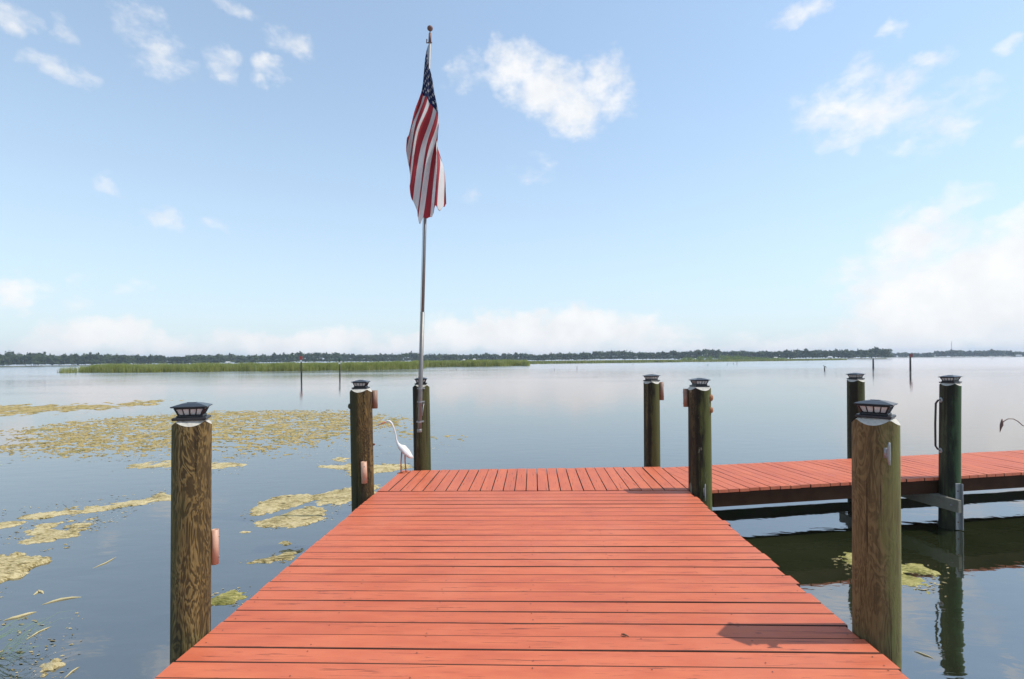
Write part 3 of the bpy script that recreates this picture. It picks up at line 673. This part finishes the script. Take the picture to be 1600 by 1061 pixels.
# ------------------------------------------------------------------ floating algae
def vnoise(x, y, s):
    def hsh(i, j): 
        hh = np.sin(i*127.1+j*311.7+s*74.7)*43758.5453; return hh-np.floor(hh)
    i, j = np.floor(x), np.floor(y); fx, fy = x-i, y-j; fx = fx*fx*(3-2*fx); fy = fy*fy*(3-2*fy)
    return (hsh(i, j)*(1-fx)+hsh(i+1, j)*fx)*(1-fy)+(hsh(i, j+1)*(1-fx)+hsh(i+1, j+1)*fx)*fy
def fbm(x, y, s, o=4):
    t = 0; a = .5
    for k in range(o): t = t+a*vnoise(x, y, s+k*3.3); x, y = x*2.03, y*2.03; a *= .5
    return t/(1-.5**o)
def poly_sd(px, py, poly):
    d = np.full(px.shape, 1e9); ins = np.zeros(px.shape, bool); nP = len(poly)
    for i in range(nP):
        ax_, ay_ = poly[i]; bx_, by_ = poly[(i+1) % nP]; ex, ey_ = bx_-ax_, by_-ay_
        t = np.clip(((px-ax_)*ex+(py-ay_)*ey_)/(ex*ex+ey_*ey_+1e-12), 0, 1)
        d = np.minimum(d, np.hypot(px-ax_-t*ex, py-ay_-t*ey_))
        c_ = (ay_ > py) != (by_ > py); xi = ax_+(py-ay_)/(by_-ay_+1e-12)*ex; ins ^= c_ & (px < xi)
    return np.where(ins, d, -d)
def algae_mat(name, colors, green=.3):
    m, n, out = mat(name); tc = n.node('ShaderNodeNewGeometry').outputs['Position']
    st = n.noise(n.vm('MULTIPLY', tc, (12, 40, 12)), 1.0, 6, .72, .8); bl = n.noise(tc, 3.2, 4, .6)
    c = n.ramp(n.math('MULTIPLY_ADD', bl, .35, n.math('MULTIPLY', st, .65)), [(.40, colors[0]), (.47, colors[1]), (.55, colors[2])])
    c = n.mix(n.math('MULTIPLY', n.smooth(n.noise(tc, 1.4, 4, .6), .5, .7), green), c, (.13, .14, .03))
    b = n.node('ShaderNodeBsdfPrincipled', i={'Base Color': c, 'Roughness': .8, 'Specular IOR Level': .25})
    n.l.new(n.node('ShaderNodeBump', i={'Strength': 1.0, 'Distance': .03, 'Height': st}).outputs[0], b.inputs['Normal'])
    n.l.new(b.outputs[0], out.inputs[0]); return m
M_ALG = algae_mat('pale_algae', ((.10, .078, .026), (.38, .295, .125), (.62, .51, .28)), .15)
M_ALGY = algae_mat('golden_algae', ((.075, .06, .02), (.29, .215, .075), (.47, .36, .155)), .5)
M_ALGG = algae_mat('green_algae', ((.06, .06, .012), (.30, .27, .07), (.48, .42, .16)), .4)
def make_mat(poly_px, res, edge, holes, seed, thick=.018, speck=None):
    poly = [tuple(gp(*p))[:2] for p in poly_px]; A = np.array(poly); lo = A.min(0)-.2; hi = A.max(0)+.2
    nx, ny = int((hi[0]-lo[0])/res[0])+2, int((hi[1]-lo[1])/res[1])+2
    X, Y_ = np.meshgrid(lo[0]+np.arange(nx)*res[0], lo[1]+np.arange(ny)*res[1], indexing='ij')
    X = X+(vnoise(X*31, Y_*31, seed)-.5)*res[0]*.7; Y_ = Y_+(vnoise(X*31, Y_*31, seed+9)-.5)*res[1]*.7
    sd_ = poly_sd(X, Y_, poly)
    val = sd_/edge + (fbm(X*1.3/edge*.3, Y_*2.6/edge*.3, seed)-.5)*1.6 + (fbm(X*14, Y_*34, seed+4)-.5)*2.2 + .42
    val = np.minimum(val, 1.0)-holes*np.clip(fbm(X*2.6, Y_*6.2, seed+5)-.47, 0, 1)*7
    if speck: val = val*.55 + (fbm(X*speck[0], Y_*speck[1], seed+2, 5)-speck[2])*4.2
    keep = val > 0
    cell = keep[:-1, :-1] & keep[1:, :-1] & keep[1:, 1:] & keep[:-1, 1:]
    Z = np.clip(val, 0, 1)*thick*(.25+1.5*fbm(X*9, Y_*20, seed+7))+.003
    Z = np.where(keep, Z, -.004)
    idx = np.arange(nx*ny).reshape(nx, ny); I, J = np.nonzero(cell)
    if len(I) == 0: return None
    f = np.stack([idx[I, J], idx[I+1, J], idx[I+1, J+1], idx[I, J+1]], 1)
    used = np.unique(f); remap = np.zeros(nx*ny, np.int64); remap[used] = np.arange(len(used))
    v = np.stack([X.ravel()[used], Y_.ravel()[used], Z.ravel()[used]], 1); f = remap[f]
    # drop the rim to the water so that the mat has an edge
    cnt = np.bincount(f.ravel(), minlength=len(v)); v[cnt < 4, 2] = -.003
    return v, f
def mat_thing(label, poly, m, res=(.03, .03), edge=.16, holes=.6, seed=1, thick=.013, group='floating algae mats left of the platform', speck=None, kind=None):
    r_ = make_mat(poly, res, edge, holes, seed, thick, speck)
    if r_ is None: return
    v, f = r_; c = v.mean(0)*np.array([1, 1, 0]); o = link('algae_mat', npmesh('algae_mat', v-c, f, True), m, None, tuple(c))
    if kind: tag(o, label, 'algae', None, kind); o.name = 'algae_field'
    else: tag(o, label, 'algae mat', group)
    return o
FIELD = [(0, 692), (20, 674), (100, 661), (180, 653), (265, 648), (340, 643), (450, 641), (545, 642), (600, 649), (640, 656), (630, 663), (590, 669), (548, 680), (510, 690), (450, 702), (400, 711), (365, 710), (350, 696), (300, 706), (180, 713), (110, 714), (50, 705), (0, 703), (-120, 712), (-120, 690)]
mat_thing('broad golden speckled field of floating algae', FIELD, M_ALGY, (.021, .028), .9, .75, 11, .012, None, (13, 27.0, .495), 'stuff')
mat_thing('sparse algae specks drifting around the flagpole piling', [(590, 668), (640, 658), (700, 680), (750, 684), (735, 692), (640, 690), (590, 684)], M_ALGY, (.05, .07), .9, .5, 15, .02, None, (6, 9, .60), 'stuff')
mat_thing('thin far streak of golden algae beyond the speckled field', [(-140, 640), (0, 634), (60, 633), (170, 632), (250, 625), (240, 632), (150, 640), (60, 646), (0, 648), (-140, 658)], M_ALGY, (.09, .14), 1.3, .3, 12, .03, None, (3.5, 6, .45), 'stuff')
mat_thing('thin pale algae tongue lying just off the speckled field', [(183, 733), (215, 723), (270, 721), (340, 720), (391, 726), (335, 735), (264, 731), (210, 732)], M_ALG, (.04, .05), .3, .5, 13, group=None)
mat_thing('pale leaf shaped algae mat with a smooth rim', [(386, 799), (395, 789), (440, 775), (480, 772), (486, 782), (460, 792), (420, 801), (400, 804)], M_ALG, (.022, .026), .16, .25, 14, group=None)
mat_thing('large forked pale algae mat reaching the dark amber piling', [(484, 776), (520, 766), (560, 761), (592, 757), (590, 774), (549, 786), (503, 790), (510, 800), (507, 813), (470, 821), (420, 827), (400, 825), (380, 836), (375, 831), (400, 817), (440, 805), (490, 789), (500, 783)], M_ALG, (.022, .026), .14, .3, 22, group=None)
mat_thing('flat pale algae mat passing behind the dark amber piling', [(495, 729), (520, 726), (547, 723), (600, 727), (625, 726), (640, 730), (622, 736), (590, 740), (547, 744), (535, 734)], M_ALG, (.03, .03), .2, .4, 16, group=None)
mat_thing('narrow pale algae mat touching the platform edge', [(371, 883), (390, 875), (430, 866), (452, 859), (472, 861), (458, 872), (420, 880), (390, 885)], M_ALG, (.016, .018), .10, .4, 17, group=None)
mat_thing('tiny pale algae scrap above the narrow mat', [(436, 846), (448, 843), (456, 850), (446, 853)], M_ALG, (.016, .018), .08, .3, 18, group=None)
mat_thing('small oval algae mat beside the figured piling', [(326, 940), (345, 928), (370, 922), (383, 931), (365, 941), (330, 946)], M_ALGG, (.014, .014), .08, .7, 19, group=None)
mat_thing('long slanting algae streak running to the figured piling', [(-40, 826), (0, 815), (50, 803), (150, 790), (264, 769), (272, 780), (180, 795), (120, 804), (60, 813), (-40, 836)], M_ALG, (.022, .026), .17, .7, 20, group=None)
mat_thing('ragged algae mat below the slanting streak', [(15, 848), (60, 821), (145, 810), (152, 818), (130, 832), (80, 846), (30, 857)], M_ALG, (.018, .02), .15, .8, 21, group=None)
mat_thing('thick tan algae clump with smooth edges at the open water side', [(-40, 872), (0, 868), (40, 870), (77, 867), (70, 881), (40, 896), (0, 911), (-40, 925)], M_ALG, (.018, .02), .12, .3, 26, .03, group=None)
mat_thing('small tan algae lump near the green water grass', [(62, 1044), (80, 1035), (99, 1038), (91, 1047), (68, 1051)], M_ALG, (.012, .012), .06, .3, 23, .03, group=None)
mat_thing('yellow green algae mat drifting behind the smooth brown piling', [(1306, 873), (1330, 869), (1360, 874), (1400, 878), (1440, 883), (1478, 901), (1440, 904), (1452, 926), (1410, 914), (1370, 896), (1335, 884)], M_ALGG, (.016, .018), .12, .45, 24, group=None)
mat_thing('faded scrap of algae beyond the leaf shaped mat', [(517, 720), (533, 714), (545, 716), (535, 722)], M_ALG, (.03, .03), .16, .3, 25, group=None)
bits = []
MATS_PX = [([(380, 800), (590, 760), (505, 815), (380, 835)], 500), ([(0, 800), (264, 765), (150, 830), (0, 905)], 700), ([(490, 722), (640, 724), (560, 748)], 160), ([(365, 885), (475, 850), (440, 885)], 170), ([(0, 920), (130, 925), (110, 1055), (0, 1060)], 260),
           ([(1300, 868), (1480, 885), (1470, 930), (1330, 895)], 260), ([(325, 920), (390, 918), (380, 946), (330, 950)], 80), ([(170, 716), (400, 714), (400, 740), (180, 738)], 320), ([(0, 640), (640, 640), (700, 700), (420, 720), (0, 722)], 1500)]
for poly, N_ in MATS_PX:
    xs, ys = [p[0] for p in poly], [p[1] for p in poly]; cx_, cy_ = sum(xs)/len(xs), sum(ys)/len(ys)
    for k in range(N_):
        i = random.randrange(len(poly)); j = (i+1) % len(poly); t = random.random(); q = random.random()**.6
        x = cx_+(poly[i][0]*(1-t)+poly[j][0]*t-cx_)*q*1.08+random.gauss(0, 4); yv = cy_+(poly[i][1]*(1-t)+poly[j][1]*t-cy_)*q*1.08+random.gauss(0, 2)
        p = gp(x, yv); sc = (.004+.012*random.random()**2)*(p.length/7)**.7; a = random.uniform(0, 6.28); e_ = random.uniform(1, 3.5)
        if fbm(np.array(p.x*1.1), np.array(p.y*1.1), 44.0) < .46: continue
        u_ = Vector((math.cos(a), math.sin(a)*.5, 0)); w_ = Vector((-u_.y, u_.x, 0))
        bits.append([p+u_*sc*e_+Vector((0, 0, .003)), p+w_*sc+Vector((0, 0, .006)), p-u_*sc*e_*.8+Vector((0, 0, .004)), p-w_*sc*.8+Vector((0, 0, .003))])
bv = np.array([[tuple(q) for q in b] for b in bits]); tag(link('algae_bits', npmesh('algae_bits', bv.reshape(-1, 3), np.arange(len(bits)*4).reshape(-1, 4)), M_ALG), 'loose scattered flecks of pale algae between the mats', 'algae', None, 'stuff')
# floating straws and grass at the near left
M_STRAW = pbr('pale_straw', (.46, .38, .20), .7, var=.3, vscale=20)
M_BLADE = pbr('green_blade', (.17, .24, .09), .6, var=.3, vscale=20)
straws = [((5, 970), (30, 964), (57, 956), .014, 'long pale straw floating below the tan algae clump'), ((66, 945), (95, 937), (127, 933), .012, 'curved pale straw floating in open grey water'),
          ((40, 1000), (60, 988), (80, 979), .006, 'thin pale straw beside the green water grass'), ((100, 1060), (112, 1050), (124, 1042), .006, 'short thin straw near the small tan lump'),
          ((145, 888), (165, 880), (182, 870), .006, 'faint thin straw before the figured piling'), ((52, 930), (60, 924), (68, 928), .014, 'stubby pale straw scrap'),
          ((1428, 1018), (1445, 1024), (1460, 1030), .006, 'thin straw floating beside the green piling reflection')]
for a_, b_, c_, r_, lab in straws:
    A_, B_, C_ = gp(*a_), gp(*b_), gp(*c_); P0 = B_.copy()
    tag(MB().tube([A_-P0, (A_+B_)/2-P0+Vector((0, .01, .003)), Vector((0, 0, .004)), (B_+C_)/2-P0+Vector((0, .01, .003)), C_-P0], [r_*.3, r_*.8, r_, r_*.8, r_*.2], 6).obj('floating_straw', M_STRAW, None, True, P0), lab, 'straw', 'straws floating on the lake')
gr = MB()
for k in range(38):
    q = gp(random.uniform(-60, 22), random.uniform(1000, 1058)); L_ = random.uniform(.12, .34); aa = random.uniform(.3, 1.2)
    w_ = random.uniform(.0022, .0045); dv_ = Vector((math.cos(aa), math.sin(aa), 0)); sd_ = Vector((-dv_.y, dv_.x, 0))*w_
    pts = [q, q+dv_*L_*.4+Vector((0, 0, L_*.45)), q+dv_*L_*.85+Vector((0, 0, L_*.62)), q+dv_*L_*1.2+Vector((0, 0, L_*.55))]; n0 = len(gr.v)
    for i, p in enumerate(pts): kf = (1, .9, .6, .08)[i]; gr.v += [p-sd_*kf, p+sd_*kf]
    gr.f += [[n0+2*i, n0+2*i+1, n0+2*i+3, n0+2*i+2] for i in range(3)]
tag(gr.obj('water_grass', M_BLADE), 'thin green grass blades leaning out of the water', 'grass', None, 'stuff')

# ------------------------------------------------------------------ far reeds, marsh, shore
def foliage(name, c0, c1, c2, scale=.6, trans=.25):
    m, n, out = mat(name); tc = n.node('ShaderNodeNewGeometry').outputs['Position']
    f = n.math('MULTIPLY_ADD', n.noise(tc, scale, 3, .6), .6, n.math('MULTIPLY', n.noise(tc, scale*6, 2, .5), .4))
    c = n.ramp(f, [(.34, c0), (.5, c1), (.66, c2)])
    b = n.node('ShaderNodeBsdfPrincipled', i={'Base Color': c, 'Roughness': .7, 'Specular IOR Level': .2})
    t = n.node('ShaderNodeBsdfTranslucent', i={'Color': c})
    n.l.new(n.node('ShaderNodeMixShader', i={0: trans, 1: b.outputs[0], 2: t.outputs[0]}).outputs[0], out.inputs[0]); return m
M_REED = foliage('reed_green', (.20, .225, .04), (.33, .355, .085), (.44, .44, .17), .5, .5)
M_MARSH = foliage('marsh_green', (.18, .20, .05), (.28, .30, .09), (.38, .38, .15), .2, .4)
M_TREE = foliage('far_tree_green', (.030, .048, .014), (.052, .078, .024), (.085, .115, .038), .09)
M_BUSH = foliage('islet_bush_green', (.10, .15, .022), (.16, .22, .04), (.22, .27, .065), .25, .4)
def reed_bed(name, label, front, depth, N, hmin, hmax, m, wid=.05, edge_taper=.03):
    pts = [gp(x, y) for x, y in front]; n_ = len(pts); seg_l = [(pts[i+1]-pts[i]).length for i in range(n_-1)]; tot = sum(seg_l)
    v = np.zeros((N, 4, 3)); 
    for k in range(N):
        t = random.random()*tot; t0 = t/tot; i = 0
        while i < n_-2 and t > seg_l[i]: t -= seg_l[i]; i += 1
        p = pts[i]+(pts[i+1]-pts[i])*(t/seg_l[i]); dp = random.random()**1.6*depth
        dirn = Vector((p.x, p.y, 0)).normalized(); p = p+dirn*(dp+14*max(0, float(vnoise(np.array(p.x*.16), np.array(p.y*.1), 8.1))-.45))
        p += Vector((random.uniform(-.4, .4), random.uniform(-.8, .8), 0))
        hh = random.uniform(hmin, hmax)*(.82+.36*vnoise(np.array(p.x*.35), np.array(p.y*.35), 3.3))*(1 if edge_taper < t0 < 1-edge_taper else .75)
        lean = Vector((random.uniform(-.22, .30), random.uniform(-.2, .2), 1))*hh; wv = wid*random.uniform(.6, 1.3); a = random.uniform(-1.4, 1.4)
        sv = Vector((math.cos(a), math.sin(a), 0))*wv; z0 = Vector((p.x, p.y, -.1))
        v[k, 0] = z0-sv; v[k, 1] = z0+sv; v[k, 2] = z0+lean+sv*.25; v[k, 3] = z0+lean-sv*.25
    f = np.arange(4*N).reshape(N, 4); o = link(name, npmesh(name, v.reshape(-1, 3), f), m)
    return tag(o, label, 'reeds', None, 'stuff')
reed_bed('reed_bed', 'long green reed bed standing in the lake', [(126, 582.5), (200, 582), (300, 581), (450, 579.5), (560, 578.5), (640, 576.5), (662, 575.5)], 26, 26000, 1.5, 2.15, M_REED, .07)
reed_bed('reed_clump', 'small sparse reed clump off the end of the reed bed', [(94, 583), (106, 583), (119, 582.5)], 4, 260, .9, 1.5, M_REED, .05, 0)
reed_bed('reed_bed', 'farther green reed bed behind the flagpole', [(640, 574), (700, 573), (760, 572.5), (826, 571.5)], 40, 14000, 1.7, 2.3, M_REED, .11)
reed_bed('marsh_grass', 'low pale green marsh strip before the far wood', [(560, 571.5), (800, 569), (930, 567.5), (1065, 566)], 60, 16000, .9, 1.5, M_MARSH, .22)
reed_bed('marsh_grass', 'low pale green marsh strip beside the bushy islet', [(1050, 565.8), (1140, 565), (1225, 564), (1322, 562.5)], 50, 9000, .8, 1.3, M_MARSH, .22)
def blobs(N_list, name, label, m, cat, lo=-.2):
    V = []
    for (c, rx, ry, rz, N, q) in N_list:
        d = rng.normal(size=(N, 3)); d /= np.linalg.norm(d, axis=1)[:, None]; d[:, 2] = np.abs(d[:, 2])*1.0 - .25*(rng.random(N))
        rad_ = (.62+.42*rng.random(N))[:, None]; lump = 1+.25*np.sin(d[:, :1]*5+c[0])*np.sin(d[:, 1:2]*4+c[1])
        p = d*rad_*lump*np.array([rx, ry, rz])+np.array(c)
        a = rng.normal(size=(N, 3)); a /= np.linalg.norm(a, axis=1)[:, None]; b = np.cross(a, d); b /= (np.linalg.norm(b, axis=1)[:, None]+1e-6)
        s = (q*(.6+.8*rng.random(N)))[:, None]
        V.append(np.stack([p-a*s, p-b*s*.8, p+a*s, p+b*s*.8], 1))
    V = np.concatenate(V); f = np.arange(len(V)*4).reshape(-1, 4); o = link(name, npmesh(name, V.reshape(-1, 3), f), m)
    return tag(o, label, cat, None, 'stuff')
L_ = []
for k in range(60):
    x = random.uniform(1064, 1226); t = (x-1064)/162; p = gp(x, 564.6-2*t); p = p+Vector((p.x, p.y, 0)).normalized()*random.uniform(2, 25)
    hh = (1.8+3.0*math.sin(math.pi*min(1, t*1.1+.08))*random.uniform(.6, 1.1)); L_.append(((p.x, p.y, .2), random.uniform(2, 4.5), 3, hh, 130, .34))
blobs(L_, 'islet_bushes', 'low bright green bushes on a marshy islet', M_BUSH, 'bushes')
def top_px(x):      # how tall the wood looks along the shore
    return 13.0+1.2*math.sin(x*.013+1)+.9*math.sin(x*.041+.4)+.5*math.sin(x*.11)
def wood(name, label, x0, x1, D0, D1, n_trees, hscale, q, N=150, prof=top_px):
    Ls = []; tr_ = MB()
    for k in range(n_trees):
        x = x0+(x1-x0)*(k+random.random())/n_trees; D_ = random.uniform(D0, D1); v = ray(x, CY); v.z = 0; v.normalize(); p = v*D_
        hh = prof(x)*D0/F*hscale*random.uniform(.82, 1.08)*(1+.12*(D_-D0)/(D1-D0)); cw = random.uniform(.26, .42)*hh+1.2
        if random.random() < .18: hh *= 1.1; cw *= .62
        Ls.append(((p.x, p.y, hh*.60), cw, cw, hh*.40, N, q)); Ls.append(((p.x+random.uniform(-2, 2), p.y-2.5, hh*.25), cw*1.15, cw, hh*.32, N//2, q))
        if D_ < D0+(D1-D0)*.35: tr_.tube([(p.x, p.y, -.1), (p.x, p.y, hh*.8)], [.22, .1], 5, False)
    o = blobs(Ls, name, label, M_TREE, 'wood')
    if tr_.v: t_ = tr_.obj('trunks', pbr('far_trunk', (.10, .085, .065), .9), o); t_['kind'] = 'stuff'
    return o
wood('far_wood', 'long dark green far wood along the opposite shore', -260, 1388, 590, 680, 420, 1.03, .95)
wood('far_wood', 'fainter more distant wood on the shore past the headland', 1375, 1900, 1050, 1180, 120, .92, 1.5, 110, lambda x: 7.2+1.2*math.sin(x*.03)+.7*math.sin(x*.09))
# low land under the woods
M_LAND = pbr('shore_ground', (.12, .125, .055), .9, var=.4, vscale=.2)
def land(name, x0, x1, D0, D1, h0):
    v = []; f = []; K = 40
    for k in range(K+1):
        x = x0+(x1-x0)*k/K; r_ = ray(x, CY); r_.z = 0; r_.normalize(); j = 6*math.sin(k*1.7)
        for d_, z in ((D0-6+j, -.3), (D0-3+j, h0*.6), (D0+20, h0), (D1, h0), (D1+10, -.3)): v.append(tuple(r_*d_)[:2]+(z,))
    for k in range(K):
        for i in range(4): a = k*5+i; f.append([a, a+5, a+6, a+1])
    return tag(link(name, pyd(name, v, f, True), M_LAND), kind='structure')
land('far_shore', -300, 1386, 586, 700, .5); land('far_shore', 1370, 1920, 1045, 1200, .6)

# ------------------------------------------------------------------ small far things
M_MPOST = pbr('dark_marker_post', (.045, .04, .032), .85, var=.4, vscale=4)
M_RED = pbr('red_marker_sign', (.42, .05, .035), .6); M_GRN = pbr('green_marker_sign', (.03, .10, .05), .6); M_WHT = pbr('white_band', (.7, .7, .68), .7)
def marker(px, yb, yt, sign, label, rpost=.11):
    p = gp(px, yb); dep = c_d.dot(p); hh = (yb-yt)*dep/F
    rt = empty('channel_marker', p, label, 'marker', 'channel markers standing in the lake')
    MB().tube([(0, 0, -.5), (0, 0, hh)], [rpost*1.1, rpost*.9], 10).obj('post', M_MPOST, rt, True)
    if sign == 'red':
        b = MB().box((0, -rpost-.03, hh-.22), (.46, .04, .5), bev=.01).obj('sign', M_RED, rt); MB().box((0, -rpost-.03, hh-.66), (.26, .04, .26), bev=.01).obj('number_plate', M_WHT, rt)
    if sign == 'green':
        MB().box((0, -rpost-.03, hh-.2), (.30, .04, .42), bev=.01).obj('sign', M_GRN, rt); MB().box((0, -rpost-.03, hh-.8), (.28, .04, .28), bev=.01).obj('number_plate', M_WHT, rt)
    if sign == 'cap': MB().lathe([(rpost*1.1, 0), (rpost*1.15, .2), (.02, .26)], (0, 0, hh-.02), 10).obj('cap', M_WHT, rt)
    if sign == 'drum': MB().box((0, -rpost-.03, hh-.25), (.50, .05, .55), bev=.01).obj('sign', pbr('faded_red_sign', (.22, .05, .045), .7), rt)
marker(471, 588.5, 557, 'red', 'channel marker post with a red sign before the reed bed')
marker(531, 586, 560, 'green', 'channel marker post with small green sign before the reed bed')
marker(1364.5, 575.5, 560, 'cap', 'bare dark marker post with a pale cap', .14)
marker(1422.5, 578.5, 553, 'drum', 'channel marker post with a dull red sign off the headland', .13)
stakes = [(118.5, 585.5, 582.5, 'short dark stake off the sparse reed clump'), (677.5, 576, 573.5, 'short stub beside the flagpole line of sight, by the farther reed bed'),
          (713, 578.5, 576.2, 'dark stump alone in water before the farther reed bed'), (743.5, 573.5, 571.8, 'tiny stub close to the farther reed bed'),
          (866, 578.5, 575.5, 'low dark stump beside the slim stake'), (901.5, 577, 571.5, 'slim upright stake beside the low stump'),
          (989, 570.5, 567.5, 'stake close to the marsh strip'), (1106, 571.5, 568.5, 'pale tipped stake before the bushy islet'), (1136.5, 570.5, 568, 'tiny stub before the bushy islet'),
          (1146, 569.5, 566.2, 'thin stake off the middle of the bushy islet'), (1151.5, 569.8, 564, 'tallest stake off the bushy islet'), (1550, 561.5, 559.2, 'lone stub far off before the distant wood')]
for px, yb, yt, lab in stakes:
    p = gp(px, yb); dep = c_d.dot(p); hh = max(.25, (yb-yt)*dep/F); rr_ = max(.07, .45*dep/F) if yb-yt < 4 else .55*dep/F
    b = MB().tube([(0, 0, -.4), (.01, 0, hh*.5), (.03, .01, hh)], [rr_*.6, rr_*.55, rr_*.45], 8)
    tag(b.obj('wooden_stake', M_MPOST, None, True, p), lab, 'stake', 'old stakes in the lake')
p = gp(1288.5, 578.5); dep = c_d.dot(p); hh = 5.0*dep/F
tag(MB().tube([(0, 0, -.4), (0, 0, hh)], [.10, .09], 8).obj('wooden_stake', M_MPOST, None, True, p), 'stake with a dark bird perched on top', 'stake', 'old stakes in the lake')
k = dep/F
bird = tag(MB().tube([Vector((.55, 0, -.15)), Vector((.30, 0, .05)), Vector((.05, 0, .12)), Vector((-.15, 0, .22)), Vector((-.22, 0, .40)), Vector((-.30, 0, .46)), Vector((-.48, 0, .42))], [.03, .10, .13, .10, .05, .06, .01], 10).obj('perched_bird', pbr('dark_plumage', (.03, .028, .026), .7), None, True, p+Vector((0, 0, hh))), 'dark water bird perched on a stake', 'bird'); bird.scale = (.6, .6, .6)
def house(px, yb, D_, wd, ht, label, roofc):
    v = ray(px, CY); v.z = 0; v.normalize(); p = v*D_
    rt = empty('shore_house', (p.x, p.y, .4), label, 'house', 'small houses on the far shore', rz=math.atan2(p.x, p.y)*-1+random.uniform(-.3, .3))
    wl = MB().box((0, 0, ht/2), (wd, wd*.7, ht)).obj('wall', M_WHT, rt)
    r_ = MB(); e_ = .5; w2, d2 = wd/2+e_, wd*.35+e_
    r_.v = [Vector(q) for q in ((-w2, -d2, ht+.01), (w2, -d2, ht+.01), (w2, d2, ht+.01), (-w2, d2, ht+.01), (-w2*.7, 0, ht+1.0), (w2*.7, 0, ht+1.0))]
    r_.f = [[0, 1, 5, 4], [2, 3, 4, 5], [1, 2, 5], [3, 0, 4], [3, 2, 1, 0]]; r_.obj('roof', pbr('house_roof', roofc, .8), rt)
    for s in (-.28, .05, .3): MB().box((s*wd, -wd*.35-.02, ht*.55), (wd*.12, .06, ht*.4)).obj('window', M_BLACK, rt)
house(356, 568, 582, 4.0, 1.5, 'white house on the far shore above the reed bed', (.45, .45, .44))
house(725, 564, 578, 2.4, 2.0, 'tall pale house on the far shore past the flagpole', (.40, .38, .36)); house(741, 564, 578, 2.6, 2.4, 'second pale house on the far shore past the flagpole', (.5, .48, .46))
house(1297, 560, 578, 3.2, 1.5, 'low pale house at the foot of the headland', (.5, .5, .49)); house(1212, 560.5, 578, 3.0, 1.3, 'low pale house above the bushy islet', (.45, .43, .4))
house(1592, 558, 1035, 6, 1.6, 'pale house on the distant shore before the fainter wood', (.5, .5, .5))
v = ray(1487, CY); v.z = 0; v.normalize(); p = v*1300
ms = MB()
for a in (0, 2.09, 4.19): ms.tube([(1.0*math.cos(a), 1.0*math.sin(a), 0), (.35*math.cos(a), .35*math.sin(a), 30)], .10, 4)
for i in range(14):
    z0, z1 = 30*i/14, 30*(i+1)/14; a0 = 2.09*i; r0, r1 = 1-.65*i/14, 1-.65*(i+1)/14
    for dd in (0, 2.09, 4.19): ms.tube([(r0*math.cos(a0+dd), r0*math.sin(a0+dd), z0), (r1*math.cos(a0+dd+2.09), r1*math.sin(a0+dd+2.09), z1)], .06, 4)
tag(ms.obj('radio_mast', pbr('mast_steel', (.25, .25, .26), .6, .3), None, False, (p.x, p.y, 0)), 'thin lattice radio mast rising over the distant wood', 'mast')

# ------------------------------------------------------------------ hazy air
m, n, out = mat('thin_haze')
pv = n.node('ShaderNodeVolumePrincipled', i={'Color': (.72, .83, 1.0, 1), 'Density': .0003, 'Anisotropy': .1})
n.l.new(pv.outputs[0], out.inputs['Volume'])
hb = MB().box((0, 0, 16), (5400, 5400, 35)).obj('haze', m); tag(hb, kind='stuff')
hb.data.update()
